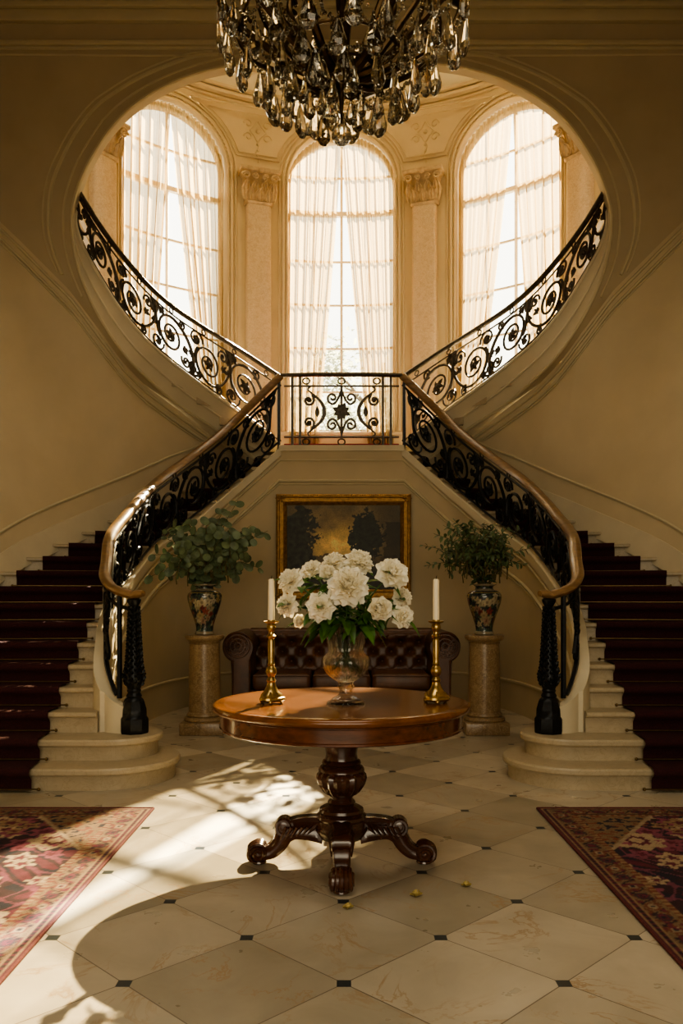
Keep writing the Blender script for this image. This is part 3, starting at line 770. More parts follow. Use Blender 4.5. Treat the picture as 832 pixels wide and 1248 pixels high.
def rings(rt, R, ss, h, r, mat, tr=.008):
    for s_ in ss:
        mb = MB(); Hm = R.H(s_); mb.tube([R(s_ + r * math.cos(a), h + r * math.sin(a) / Hm) for a in np.linspace(0, 2 * PI, 17)[:-1]], tr, 5, closed=True)
        part('ring', mb, mat, rt)
def rail_path(R, h, s0, s1, n=90, off=0): return [R(s, h) + V((0, 0, off)) for s in np.linspace(s0, s1, n)]

for sx, side in ((-1, 'left'), (1, 'right')):
    pts = [(p[0], p[1], p[2] + .02, p[3] - .03) for p in cr(INNER, 160)]
    R = Rail(pts, sx)
    rt = root('balustrade', (sx * 1.47, 5.82, 2 * RISE), 'wrought iron scroll balustrade with brown wooden handrail on the %s lower stairs' % side, 'railing', 'lower stair balustrades')
    hr = MB(); path = rail_path(R, 1, 0, R.len, 130, .03)
    curl = [V((sx * (1.47 - .075), 5.78, 1.285)), V((sx * (1.47 - .04), 5.79, 1.285))]
    path = curl + path; hr.tube(path, [.030, .040] + [.046] * (len(path) - 2), 12, flat=(1.05, .72))
    part('handrail', hr, M['railwood'], rt)
    tb = MB(); tb.tube(rail_path(R, .90, .05, R.len), .013, 6); part('top_bar', tb, M['iron'], rt)
    bb = MB(); bb.tube(rail_path(R, .07, .30, R.len), .013, 6); part('bottom_bar', bb, M['iron'], rt)
    vine(rt, R, .75, R.len - .12, 8, .07, .90, M['iron'], 1.1)
    rings(rt, R, np.linspace(.8, R.len - .3, 9), .95, .030, M['iron'])
    for s_ in (.13, R.len - .03):
        part('upright_bar', MB().tube([R(s_, 0.0), R(s_, 1.0)], .019, 6), M['iron'], rt)
    # tall acanthus panel beside the newel
    lb = MB()
    for sd in (-1, 1):
        itube(lb, R, bez((.34, .95), (.55 + .05 * sd, .8), (.42, .5), (.30 + .12 * (sd > 0), .30), 14), .016)
    itube(lb, R, spiral((.36, .27), .075, PI / 2, 1.4, -1, 1.4, 20, .3), .016)
    itube(lb, R, bez((.44, .28), (.48, .15), (.30, .10), (.16, .01), 12), .017)
    for t in np.linspace(.35, .9, 7): iblade(lb, R, [(.42 + .10 * math.sin(q * 3 + t * 4), t + q * .14) for q in np.linspace(0, 1, 6)], .035, .5)
    part('acanthus_leaf', lb, M['iron'], rt)
    # cast newel post
    nb = MB(); c = (sx * 1.47, 5.82, 2 * RISE)
    nb.lathe([(.098, 0), (.102, .015), (.102, .10), (.096, .112), (.090, .12), (.088, .17), (.074, .22), (.066, .24), (.05, .255)], c, 8)
    nb.lathe([(.05, .25), (.056, .262), (.05, .275), (.044, .285), (.050, .30), (.044, .312), (.052, .33), (.066, .37), (.068, .40), (.060, .43), (.052, .46), (.046, .55), (.038, .66), (.030, .80), (.026, .89), (.034, .905), (.046, .925), (.050, .945), (.034, .955)], c, 20)
    np_ = part('newel_post', nb, M['iron'], rt)
    sb = MB()
    for k in range(26):
        z = .34 + k * .0215; r = float(np.interp(z, [.34, .38, .41, .45, .50, .66, .90], [.054, .066, .066, .054, .048, .038, .026]))
        for j in range(8):
            a = 2 * PI * (j + .5 * (k % 2)) / 8; p = V((math.cos(a) * r, math.sin(a) * r, z))
            tip = V((math.cos(a) * (r + .014), math.sin(a) * (r + .014), z + .022))
            sb.tube([V(c) + p, V(c) + lerp(p, tip, .6) + V((math.cos(a) * .004, math.sin(a) * .004, 0)), V(c) + tip], [.012, .009, .002], 5)
    part('leaf_scale', sb, M['iron'], np_)

    # upper flight balustrade
    up = [(p[0], p[1] + .03, p[2] + .015, p[2] + p[3]) for p in SC_][::-1]
    R2 = Rail(up, sx)
    r2 = root('balustrade', (sx * .76, 10.03, 3.1), 'dark iron scroll balustrade sweeping up inside the oval opening to the %s' % side, 'railing', 'upper stair balustrades')
    hr = MB(); hr.tube(rail_path(R2, 1, 0, R2.len, 110, .015), .034, 10, flat=(1.1, .8)); part('handrail', hr, M['iron_hazed'], r2)
    part('top_bar', MB().tube(rail_path(R2, .87, 0, R2.len), .010, 6), M['iron_hazed'], r2)
    part('bottom_bar', MB().tube(rail_path(R2, .04, 0, R2.len), .010, 6), M['iron_hazed'], r2)
    vine(r2, R2, .22, R2.len - .05, 6, .04, .87, M['iron_hazed'], 1.05, 1)
    rings(r2, R2, np.linspace(.2, R2.len - .1, 8), .93, .028, M['iron_hazed'])
    part('upright_bar', MB().tube([R2(.02, 0), R2(.02, 1)], .014, 6), M['iron_hazed'], r2)

# short landing railing
R3 = Rail([(-.72, 10.0, 3.10, 3.93), (.72, 10.0, 3.10, 3.93)], 1)
R3.len = 1.44
rt = root('balustrade', (0, 10, 3.1), 'short level iron railing at the front edge of the middle landing', 'railing')
def lp(x, dz): return V((x, 10.0, 3.515 + dz))
part('handrail', MB().tube([(-.74, 10.0, 3.955), (-.35, 10, 3.965), (.35, 10, 3.965), (.74, 10.0, 3.955)], .036, 10, flat=(1.1, .75)), M['iron_hazed'], rt)
part('top_bar', MB().tube([lp(-.70, .31), lp(.70, .31)], .013, 6), M['iron_hazed'], rt)
part('bottom_bar', MB().tube([lp(-.70, -.31), lp(.70, -.31)], .013, 6), M['iron_hazed'], rt)
for x in (-.60, -.505, .505, .60): part('upright_bar', MB().tube([lp(x, -.42), lp(x, .42)], .017, 6), M['iron_hazed'], rt)
for x in (-.43, 0, .43):
    for z in (.37, -.37): part('ring', MB().tube([lp(x + .042 * math.cos(a), z + .036 * math.sin(a)) for a in np.linspace(0, 2 * PI, 17)[:-1]], .010, 5, closed=True), M['iron_hazed'], rt)
for sg in (-1, 1):
    mb = MB()
    mb.tube([lp(sg * (.209 + .165 * (abs(t)) ** 2.1), .225 * t) for t in np.linspace(-1, 1, 22)], [.014 + .013 * (1 - abs(t)) for t in np.linspace(-1, 1, 22)], 6)
    for v in (-1, 1):
        mb.tube([lp(sg * (.40 + p[0]), v * (.135 + p[1])) for p in spiral((0, 0), .075, PI * .66, 1.35, 1 if True else -1, 1, 24, .2)], .015, 6)
        mb.sphere(lp(sg * .40, v * .135), .024, 8, 5)
        mb.tube([lp(sg * (.36 + .05 * math.sin(t * 3)), v * (.225 + t * .085)) for t in np.linspace(0, 1, 8)], .011, 6)
        mb.tube([lp(sg * p[0], v * (.165 + p[1])) for p in bez((.0, .10), (.03, .02), (.06, -.08), (.12, -.075), 10)] + [lp(sg * (.11 + p[0]), v * (.165 + p[1])) for p in spiral((0, 0), .072, -PI / 2 + .2, 1.2, 1, 1, 20, .2)], .0145, 6)
    iblade(mb, R3, [(.72 + sg * .295, h) for h in np.linspace(.42, .58, 6)], .03)
    part('scroll', mb, M['iron_hazed'], rt)
mb = MB()
mb.tube([lp(0, -.31), lp(0, .31)], .013, 6)
for a in range(8):
    th = a * PI / 4 + PI / 8; Lr = .12 if a % 2 else .10
    mb.tube([lp(math.cos(th) * Lr * t, math.sin(th) * Lr * t) for t in np.linspace(0, 1, 7)], [.012, .026, .034, .036, .03, .018, .004], 6, flat=(1, .35), up=(0, 1, 0))
part('acanthus_leaf', mb, M['iron_hazed'], rt)
# ================================================================== centre table
TC = V((0, 3.9, 0))
tb = root('pedestal_table', TC, 'round mahogany pedestal table with carved claw legs in the middle of the hall', 'table')
mb = MB().lathe([(.0001, .73), (.57, .73), (.592, .733), (.604, .742), (.608, .752), (.604, .763), (.594, .769), (.55, .770), (.0001, .770)], TC, 96)
part('table_top', mb, M['mahog_top'], tb, sharp=50)
mb = MB().lathe([(.45, .732), (.45, .655), (.570, .652), (.576, .656), (.576, .664), (.572, .668), (.572, .722), (.578, .726), (.578, .7295)], TC, 96)
part('apron', mb, M['mahogany'], tb)
mb = MB().lathe([(.30, .735), (.30, .70), (.13, .68), (.105, .66), (.092, .62), (.080, .56), (.074, .52), (.078, .495), (.090, .488), (.094, .478), (.086, .470), (.100, .462), (.108, .452), (.110, .442), (.104, .436)], TC, 48)
mb.lathe([(.100, .438), (.113, .425), (.116, .405), (.108, .375), (.088, .345), (.068, .328)], TC, 72, 18, .045)
mb.lathe([(.068, .33), (.056, .318), (.052, .308), (.062, .30), (.066, .292), (.058, .284), (.088, .272), (.104, .262), (.108, .250), (.100, .242), (.118, .232), (.122, .220), (.116, .208), (.126, .19), (.128, .165), (.105, .125), (.05, .10)], TC, 48)
part('pedestal', mb, M['mahog_dark'], tb)
def leg_mesh(rot):
    Mr = Matrix.Translation(TC) @ Matrix.Rotation(rot, 4, 'Z')
    mb = MB()
    ctr = cr([(.085, .165), (.16, .172), (.225, .168), (.268, .140), (.292, .098), (.330, .062), (.382, .048)], 26)
    rows = []
    for i, c in enumerate(ctr):
        a, b = ctr[max(0, i - 1)], ctr[min(25, i + 1)]; t = (b - a) / np.linalg.norm(b - a); n = np.array([-t[1], t[0]])
        f = i / 25; hh = lerp(.062, .028, f ** .7); w = lerp(.046, .030, f)
        prof = [(-1, -1), (-.55, -1.05), (0, -1.08), (.55, -1.05), (1, -1), (1.12, -.6), (.88, -.2), (.88, .3), (1.1, .7), (.9, 1), (.4, 1.1), (0, 1.0), (-.4, 1.1), (-.9, 1), (-1.1, .7), (-.88, .3), (-.88, -.2), (-1.12, -.6)]
        rows.append([Mr @ V((c[0] + n[0] * h * hh, u * w, c[1] + n[1] * h * hh)) for u, h in prof])
    mb.grid(rows, close_v=True); o = len(mb.v)
    mb.f.append(tuple(mb.vert(p) for p in rows[0])); mb.f.append(tuple(mb.vert(p) for p in rows[-1]))
    for sd in (-1, 1):      # long acanthus leaf on the flank
        for k in range(6):
            x = .11 + k * .026; mb.tube([Mr @ V((x, sd * .042, .20 - k * .004)), Mr @ V((x + .02, sd * .050, .18)), Mr @ V((x + .05, sd * .044, .15 - k * .006))], [.004, .010, .003], 5)
    return mb, Mr
for k in range(4):
    rot = -PI / 2 + k * PI / 2
    mb, Mr = leg_mesh(rot); lg = part('leg', mb, M['mahog_dark'], tb)
    sc = MB()   # scroll at the knee
    sp = [(.272 + (.044 * (1 - t / 16)) * math.cos(t + 2.6), .180 + (.044 * (1 - t / 16)) * math.sin(t + 2.6)) for t in np.linspace(0, 11, 40)]
    for sd in (-1, 1): sc.tube([Mr @ V((x, sd * .036, z)) for x, z in sp], .010, 6)
    ca = Mr @ Matrix.Translation((.272, 0, .180)) @ Matrix.Rotation(PI / 2, 4, 'X')
    sc.lathe([(.012, -.046), (.032, -.042), (.042, -.034), (.042, .034), (.032, .042), (.012, .046)], (0, 0, 0), 20, M=ca)
    part('knee_scroll', sc, M['mahog_dark'], lg)
    ft = MB()
    ft.sphere(Mr @ V((.392, 0, .052)), .050, 20, 14, (1, .98, 1))
    for q in range(-2, 3):   # clawed toes lying over the ball
        ft.tube([Mr @ V((.392 + .050 * math.cos(t) * (1 - .05 * abs(q)), q * .019 * (1 - .1 * math.sin(t)), .052 + .050 * math.sin(t) * (1 - .07 * abs(q)))) for t in np.linspace(2.3, -1.0, 12)], [.006, .010, .013, .013, .011, .013, .013, .011, .012, .012, .009, .004], 7)
    sp = [(.392 + .034 * (1 - t / 14) * math.cos(t), .052 + .034 * (1 - t / 14) * math.sin(t)) for t in np.linspace(0, 9, 26)]
    for sd in (-1, 1): ft.tube([Mr @ V((x, sd * .047, z)) for x, z in sp], .008, 5)
    ft.lathe([(.030, 0), (.038, .006), (.036, .014)], Mr @ V((.392, 0, 0)), 18)
    part('paw_foot', ft, M['mahog_dark'], lg)

# ================================================================== candlesticks and candles
ZT_ = .770
for x, y, side in ((-.325, 3.80, 'left'), (.440, 3.82, 'right')):
    c = (x, y, ZT_); r_ = root('candlestick', c, 'tall brass candlestick with footed base at the %s of the round table' % side, 'candlestick', 'brass candlesticks')
    b = MB()
    # three lobed foot
    b.lathe([(.052, .012), (.060, .020), (.058, .030), (.050, .034), (.046, .046), (.036, .056), (.024, .078), (.018, .098), (.020, .104)], c, 36, 3, .10, (0, .05))
    for k in range(3):
        a = k * 2 * PI / 3 - PI / 2; px, py = x + .052 * math.cos(a), y + .052 * math.sin(a)
        b.sphere((px, py, ZT_ + .0115), .0115, 10, 6); b.tube([(px, py, ZT_ + .014), (x + .048 * math.cos(a), y + .048 * math.sin(a), ZT_ + .036), (x + .034 * math.cos(a), y + .034 * math.sin(a), ZT_ + .056)], [.010, .010, .005], 7)
    part('base', b, M['brass'], r_)
    s = MB().lathe([(.019, .10), (.023, .108), (.018, .116), (.014, .124), (.022, .136), (.026, .150), (.022, .164), (.013, .176), (.018, .182), (.014, .190), (.0145, .20), (.0155, .290), (.0125, .300), (.021, .308), (.022, .314), (.013, .322), (.012, .332), (.019, .342), (.022, .354), (.020, .366), (.014, .372)], c, 24)
    part('stem', s, M['brass'], r_)
    d = MB().lathe([(.012, .369), (.020, .370), (.034, .376), (.037, .380), (.036, .383), (.030, .380), (.020, .379), (.0185, .381), (.0185, .388), (.0165, .388), (.0165, .376)], c, 28)
    part('drip_pan', d, M['brass'], r_)
    cz = ZT_ + .377
    cd = root('candle', (x, y, cz), 'unlit ivory taper candle standing in the %s brass candlestick' % side, 'candle', 'taper candles')
    part('wax', MB().lathe([(.0155, 0), (.0160, .01), (.0140, .192), (.0125, .198), (.006, .201), (.0015, .201)], (x, y, cz), 20), M['wax'], cd)
    part('wick', MB().tube([(x, y, cz + .199), (x + .001, y, cz + .208), (x + .003, y, cz + .216)], .0016, 5), M['wick'], cd)

# ================================================================== crystal vase and peonies
VC = V((.020, 3.78, ZT_))
vs = root('crystal_vase', VC, 'cut crystal urn vase holding the white peonies on the round table', 'vase')
b = MB().lathe([(.086, .0), (.088, .008), (.084, .014), (.066, .020), (.064, .028), (.050, .034), (.036, .040), (.030, .052)], VC, 72, 18, .02)
part('foot', b, M['crystal'], vs)
b = MB().lathe([(.030, .052), (.028, .066), (.036, .074), (.040, .084), (.034, .092), (.036, .104)], VC, 40); part('stem', b, M['crystal'], vs)
b = MB()
out = [(.036, .104), (.060, .118), (.088, .142), (.104, .170), (.108, .195), (.102, .218), (.088, .232), (.080, .244), (.082, .272), (.090, .312), (.102, .352), (.110, .372)]
inn = [(.104, .370), (.096, .348), (.084, .310), (.076, .272), (.074, .246), (.082, .230), (.096, .215), (.101, .194), (.096, .172), (.080, .148), (.052, .128), (.002, .122)]
b.lathe(out + inn, VC, 96, 24, .022); part('bowl', b, M['crystal'], vs)

def petal(mb, Mx, L, W, cup, curl, ruf, ph):
    rows = []
    for i in range(6):
        t = i / 5; r = []
        for j in range(7):
            q = (j / 6 - .5) * 2
            w = W * (math.sin(PI * min(1, t * .80 + .14)) ** .7)
            x = q * w; l = L * t * (1 - .10 * q * q * t) + (ruf * .5 * math.sin(q * 7 + ph) if i == 5 else 0)
            z = cup * (q * q) * W * 1.2 * (1 - .4 * t) + curl * t * t * L + ruf * math.sin(q * 5 + ph) * t * t
            r.append(Mx @ V((l, x, z)))
        rows.append(r)
    mb.grid(rows)
def bloom_mesh(seed, kind):
    rnd = random.Random(seed); mb = MB()
    if kind == 'peony':      # bomb shaped double flower, radius 1
        layers = [(9, -6, .98, .40, .10, -.10), (9, 12, .98, .36, .30, -.10), (10, 30, .92, .31, .45, -.05), (12, 44, .88, .25, .55, 0), (12, 56, .80, .21, .6, .1), (12, 67, .70, .17, .7, .15), (10, 78, .60, .14, .8, .2), (7, 87, .52, .12, .9, .2)]
    elif kind == 'open':     # flat open flower with a boss of small petals
        layers = [(8, -2, 1.0, .44, .2, -.06), (8, 12, .96, .40, .3, -.05), (9, 26, .86, .33, .4, 0), (10, 42, .66, .22, .6, .15), (10, 60, .52, .14, .7, .3), (8, 78, .44, .10, .8, .3)]
    else:                    # cupped, rose like
        layers = [(7, 0, .95, .50, .35, .20), (7, 18, .92, .48, .6, .28), (7, 38, .82, .42, .8, .30), (7, 55, .68, .34, 1.0, .3), (6, 68, .56, .26, 1.2, .3), (5, 80, .48, .18, 1.4, .3)]
    for n, el, L, W, cup, curl in layers:
        o = rnd.random() * 6
        for k in range(n):
            a = o + 2 * PI * k / n + rnd.uniform(-.12, .12); e = math.radians(el + rnd.uniform(-6, 6))
            Mx = Matrix.Rotation(a, 4, 'Z') @ Matrix.Rotation(-e, 4, 'Y') @ Matrix.Translation((.04, 0, 0)) @ Matrix.Rotation(rnd.uniform(-.25, .25), 4, 'X')
            petal(mb, Mx, L * rnd.uniform(.92, 1.05), W * rnd.uniform(1.0, 1.25), cup, curl, .045, rnd.random() * 6)
    return mb.mesh('bloom', M['petal'], normals=False, sharp=80)
BM = {k: [bloom_mesh(3 + i, k) for i in range(2)] for k in ('peony', 'open', 'rose')}
def leaf_blade(mb, base, d, up, L, W, droop=.3, n=6):
    d = V(d).normalized(); up = V(up); sd = d.cross(up); sd = sd.normalized() if sd.length > 1e-4 else V((1, 0, 0)); up = sd.cross(d).normalized(); rows = []
    for i in range(n):
        t = i / (n - 1); w = W * math.sin(PI * min(.98, t * .92 + .06)) ** .85
        c = V(base) + d * L * t - up * (droop * L * t * t)
        rows.append([c - sd * w + up * w * .35, c, c + sd * w + up * w * .35])
    mb.grid(rows)
FL = [  # px, py, radius px, depth, kind, label
 (424, 712, 27, 3.62, 'peony', 'largest full white peony at the front centre of the bouquet'),
 (389, 738, 19.5, 3.65, 'open', 'white peony low at front left, just above the vase rim'),
 (352, 706, 17.5, 3.76, 'peony', 'white peony at the far left, upper of the two beside the left candle'),
 (348, 737, 15.5, 3.74, 'peony', 'white peony at the far left, lower of the two beside the left candle'),
 (378, 691, 14.5, 3.86, 'open', 'white peony at the upper left of the bouquet behind the front blooms'),
 (406, 684, 17, 3.88, 'peony', 'white peony at the top of the bouquet, left of the highest bloom'),
 (399, 698, 10.5, 3.72, 'rose', 'small half-open white bud above left of the largest bloom'),
 (438, 682, 19.5, 3.84, 'peony', 'highest white peony at the top right of centre'),
 (480, 696, 22, 3.74, 'open', 'wide open white peony at the upper right of the bouquet'),
 (463, 742, 15.5, 3.62, 'rose', 'round cupped white peony low at front right'),
 (492, 727, 14, 3.80, 'peony', 'white peony at the far right, middle of the right-hand three'),
 (493, 751, 15.5, 3.72, 'open', 'white peony at the far right, lowest of the right-hand three'),
 (365, 757, 8.5, 3.80, 'rose', 'small drooping white bloom at the lower left of the bouquet'),
 (428, 700, 12, 3.95, 'rose', 'white bloom mostly hidden behind the largest peony'),
]
neck = VC + V((0, 0, .31))
for k, (px, py, rp, d, kind, lab) in enumerate(FL):
    p = at(px, py, d); rad = rp * d / 1000
    ax = (p - (VC + V((0, .10, .40)))).normalized(); ax = (ax * .75 + V((0, -.62, .12))).normalized()
    if kind == 'rose': ax = (ax + V((0, -.6, 0))).normalized()
    rt = root('peony', p, lab, 'flower', 'white peonies')
    q = ax.to_track_quat('Z', 'Y').to_matrix().to_4x4() @ Matrix.Rotation(k * 1.7, 4, 'Z')
    ctr = -ax * rad * .30
    pobj('bloom', BM[kind][k % 2], rt, Matrix.Translation(ctr) @ q @ Matrix.Scale(rad * (1.0 if kind != 'rose' else 1.08), 4))
    s = MB(); b0 = V((VC.x + (p.x - VC.x) * .13, VC.y + (p.y - VC.y) * .15, neck.z + .03)); b1 = p - ax * rad * .5
    mid = lerp(b0, b1, .55) + V((0, 0, .03))
    low = V((VC.x - (p.x - VC.x) * .26, VC.y - .02 + .03 * math.cos(k * 2.1), ZT_ + .14 + .01 * (k % 3)))
    s.tube([V(c) for c in cr([low, b0 - V((0, 0, .07)), b0, mid, b1], 22)], .0042, 6); part('stem', s, M['pstem'], rt)
    lf = MB(); rnd = random.Random(k)
    for t in np.linspace(.2, .98, 11):
        c = lerp(b0, b1, t) + V((0, 0, .03 * math.sin(PI * t)))
        a = rnd.uniform(0, 2 * PI); dd = V((math.cos(a), -.35 + .75 * math.sin(a), rnd.uniform(-.55, .5)))
        leaf_blade(lf, c, dd, (0, -.3, 1), rnd.uniform(.065, .12), rnd.uniform(.012, .021), rnd.uniform(.1, .6))
    for j in range(4):     # drooping leaves over the rim
        a = rnd.uniform(0, 2 * PI) if j else math.atan2(p.y - VC.y, p.x - VC.x)
        leaf_blade(lf, lerp(b0, b1, .25), V((math.cos(a), math.sin(a) - .4, -.1)), (0, 0, 1), rnd.uniform(.09, .15), .022, rnd.uniform(.3, .8))
    part('foliage', lf, M['leafg'], rt, normals=False)

# ================================================================== pedestals, china vases, eucalyptus
def china_mesh(org, seed):
    prof = cr([(.060, 0), (.088, .004), (.086, .02), (.078, .04), (.084, .09), (.108, .17), (.140, .26), (.158, .33), (.155, .375), (.125, .405), (.092, .418), (.082, .430), (.084, .445), (.100, .458), (.112, .464), (.108, .470), (.094, .462), (.078, .44), (.078, .40)], 110)
    mb = MB(); seg = 120; mb.lathe([(float(p[0]), float(p[1])) for p in prof], org, seg)
    me = mb.mesh('body', M['china'], org, sharp=60, weld=False)
    n = len(me.vertices); cols = np.zeros((n, 3)); rnd = random.Random(seed)
    fl = [(rnd.uniform(-PI, PI), rnd.uniform(.07, .38), rnd.uniform(.014, .032), rnd.choice([(.34, .28, .17), (.30, .25, .16), (.36, .26, .12), (.20, .04, .03), (.26, .15, .10), (.40, .35, .25)])) for _ in range(70)]
    fl += [(-PI / 2 + dx, z, r, c) for dx, z, r, c in ((0, .30, .036, (.48, .40, .26)), (.22, .22, .03, (.26, .05, .04)), (-.2, .18, .03, (.36, .27, .15)), (.02, .13, .03, (.32, .20, .14)), (.35, .31, .03, (.42, .36, .24)), (-.38, .29, .03, (.36, .31, .20)))]
    for i, v in enumerate(me.vertices):
        x, y, z = v.co; a = math.atan2(y, x); r = math.hypot(x, y); nz = mnoise.noise((x * 40, y * 40, z * 40))
        c = (.022, .030, .040) if nz < .12 else (.05, .085, .06)
        for fa, fz, fr, fc in fl:
            da = ((a - fa + PI) % (2 * PI) - PI) * r; dd = math.hypot(da, z - fz)
            wob = 1 + .28 * math.cos(5 * math.atan2(z - fz, da) + fa)
            if dd < fr * wob: c = fc if dd > fr * .3 else tuple(q * .55 for q in fc); 
        if z < .032 or .405 < z < .425 or z > .452: c = (.36, .30, .20)
        if .032 < z < .06 and math.sin(a * 24) > 0: c = (.05, .10, .09)
        if .06 < z < .066 or .385 < z < .392: c = (.42, .28, .10)
        cols[i] = [q * .72 for q in c]
    paint_mesh(me, cols); return me
def sprig(rnd, start, tip, nleaf, lw, round_, mb_s, mb_l):
    mid = lerp(start, tip, .5) + V((0, 0, .10 + .05 * rnd.random())); P = cr([start - V((0, 0, .10)), start, mid, tip], 26); P = [V(p) for p in P]
    mb_s.tube(P, [lerp(.006, .002, i / 25) for i in range(26)], 5)
    for k in range(nleaf):
        f = lerp(.36, 1, (k + .5) / nleaf); i = min(24, int(f * 25)); c = P[i]; t = (P[i + 1] - P[i]).normalized()
        a = k * 2.4 + rnd.random(); o = t.orthogonal().normalized(); sd = (Matrix.Rotation(a, 3, t) @ o)
        d = (sd * .8 + t * .5 + V((0, -.05, -.12))).normalized(); w = lw * rnd.uniform(.7, 1.15) * (1 - .3 * f)
        base = c + d * w * .3
        if round_:
            nrm = (t * .6 + V((rnd.uniform(-.6, .6), -.8, rnd.uniform(-.3, .8)))).normalized(); u = (d - nrm * d.dot(nrm)).normalized(); v = nrm.cross(u); rows = []
            cc = base + u * w
            for rr in (0.01, .55, 1): rows.append([cc + (u * math.cos(q) * 1.08 + v * math.sin(q) * .92) * w * rr + nrm * w * .12 * rr * rr for q in np.linspace(0, 2 * PI, 13)[:-1]])
            mb_l.grid(rows, close_v=True); mb_s.tube([c, base], .0015, 4)
        else: leaf_blade(mb_l, c, d, (0, -.6, 1), w * 2.6, w * .62, .2, 6)
for sx, side in ((-1, 'left'), (1, 'right')):
    X = -1.27 if sx < 0 else 1.325; Y = 7.62; c = (X, Y, 0)
    pt = root('pedestal', c, 'brown marble column pedestal standing %s of the sofa' % side, 'pedestal', 'marble pedestals')
    part('plinth', MB().rbox(X - .20, X + .20, Y - .20, Y + .20, 0, .115, .01, 2), M['pedestal'], pt)
    part('shaft', MB().lathe([(.185, .115), (.192, .13), (.185, .15), (.160, .158), (.168, .17), (.160, .185), (.148, .20), (.147, .40), (.144, .70), (.140, .825), (.148, .833), (.14, .842)], c, 40), M['pedestal'], pt)
    part('capital', MB().lathe([(.140, .838), (.150, .850), (.172, .862), (.178, .872), (.182, .878), (.182, .902), (.176, .908), (.001, .908)], c, 40), M['pedestal'], pt)
    vo = V((X, Y, .908))
    ve = root('porcelain_vase', vo, 'dark floral porcelain vase holding %s on the %s pedestal' % ('round-leaved eucalyptus' if sx < 0 else 'fine green branches', side), 'vase', 'floral porcelain vases')
    pobj('body', china_mesh(vo, 5 if sx < 0 else 9), ve)
    rnd = random.Random(11 if sx < 0 else 23)
    if sx < 0:
        tips = [(186, 676), (182, 703), (200, 655), (206, 702), (214, 640), (226, 632), (238, 655), (252, 640), (262, 645), (272, 622), (290, 610), (296, 655), (306, 640), (326, 647), (300, 672), (318, 693), (290, 700), (234, 684), (262, 676), (215, 668), (280, 662)]
    else:
        tips = [(512, 664), (516, 690), (528, 650), (540, 640), (552, 632), (535, 676), (560, 655), (575, 640), (590, 636), (605, 652), (620, 640), (634, 645), (646, 668), (640, 690), (622, 680), (568, 684), (600, 676), (552, 668), (585, 662), (612, 664)]
    for k, (px, py) in enumerate(tips):
        d = Y + rnd.uniform(-.34, .24); tip = at(px, py, d)
        st = V((X + rnd.uniform(-.04, .04) + (tip.x - X) * .06, Y + rnd.uniform(-.04, .04), 1.36))
        ro = root('eucalyptus_branch' if sx < 0 else 'leafy_branch', st, 'round-leaved eucalyptus branch in the vase on the left pedestal' if sx < 0 else 'fine-leaved green branch in the vase on the right pedestal', 'branch', 'branches in the %s vase' % side)
        ms, ml = MB(), MB(); sprig(rnd, st, tip, 13 if sx < 0 else 22, .056 if sx < 0 else .034, sx < 0, ms, ml)
        for e in range(2 if sx < 0 else 3):     # side twigs
            s2 = lerp(st, tip, rnd.uniform(.25, .6)) + V((0, 0, .07)); t2 = s2 + V((rnd.uniform(-.2, .2), rnd.uniform(-.2, .1), rnd.uniform(-.10, .14)))
            sprig(rnd, s2, t2, 6 if sx < 0 else 13, .050 if sx < 0 else .032, sx < 0, ms, ml)
        part('stem', ms, M['stem'], ro); part('foliage', ml, M['euca' if sx < 0 else 'euca2'], ro, normals=False)
# ================================================================== sofa
SO = V((0, 8.75, 0))
so_ = root('chesterfield_sofa', SO, 'brown tufted leather sofa with rolled arms under the painting', 'sofa')
part('base_frame', MB().rbox(-1.02, 1.02, 8.42, 9.22, .09, .30, .025, 3), M['leather'], so_)
for k in range(3):
    x0 = -.92 + k * .6133
    mb = MB(); rows = []
    mb.rbox(x0 + .006, x0 + .607, 8.36, 9.02, .30, .47, .05, 4)
    for i, v in enumerate(mb.v):
        if v[2] > .44: mb.v[i] = (v[0], v[1], v[2] + .035 * math.cos((v[0] - x0 - .307) / .31 * PI / 2) * math.cos((v[1] - 8.69) / .34 * PI / 2))
    cu = part('seat_cushion', mb, M['leather'], so_, sharp=80)
    part('piping', MB().tube([(x0 + .02, 8.362, .455), (x0 + .59, 8.362, .455)], .007, 6), M['leather'], cu)
# rolled, tufted back
prof = cr([(8.99, .44), (9.00, .55), (9.01, .66), (9.01, .75), (8.975, .82), (8.985, .885), (9.05, .915), (9.13, .90), (9.19, .84), (9.20, .70), (9.21, .30)], 60)
nx = 150; rows = []; btn = []
for zi, zz in enumerate((.55, .655, .76)):
    for k in range(10):
        x = -.95 + (k + .5 * (zi % 2)) * .2
        if abs(x) < .96: btn.append((x, zz))
for i in range(nx + 1):
    x = lerp(-1.0, 1.0, i / nx); r = []
    for j, (y, z) in enumerate(prof):
        dy = 0
        if y < 9.03 and .45 < z < .86:
            m = min(math.hypot(x - bx, (z - bz)) for bx, bz in btn); dy = .040 * math.exp(-(m / .035) ** 2) - .022 * min(1, m / .07)
            # diagonal pleats
            u_ = (x + .95) / .2; v_ = (z - .55) / .105
            for q in (u_ + v_ / 2, u_ - v_ / 2):
                dy += .014 * math.exp(-((q - round(q)) / .07) ** 2)
        r.append((x, y + dy, z))
    rows.append(r)
bk = part('backrest', MB().grid(rows), M['leather'], so_, sharp=80)
bm_ = MB().sphere((0, 0, 0), .013, 8, 6, (1, .6, 1)).mesh('button', M['leather'])
for x, z in btn: pobj('button', bm_, bk, Matrix.Translation(V((x, 9.025, z)) - SO))
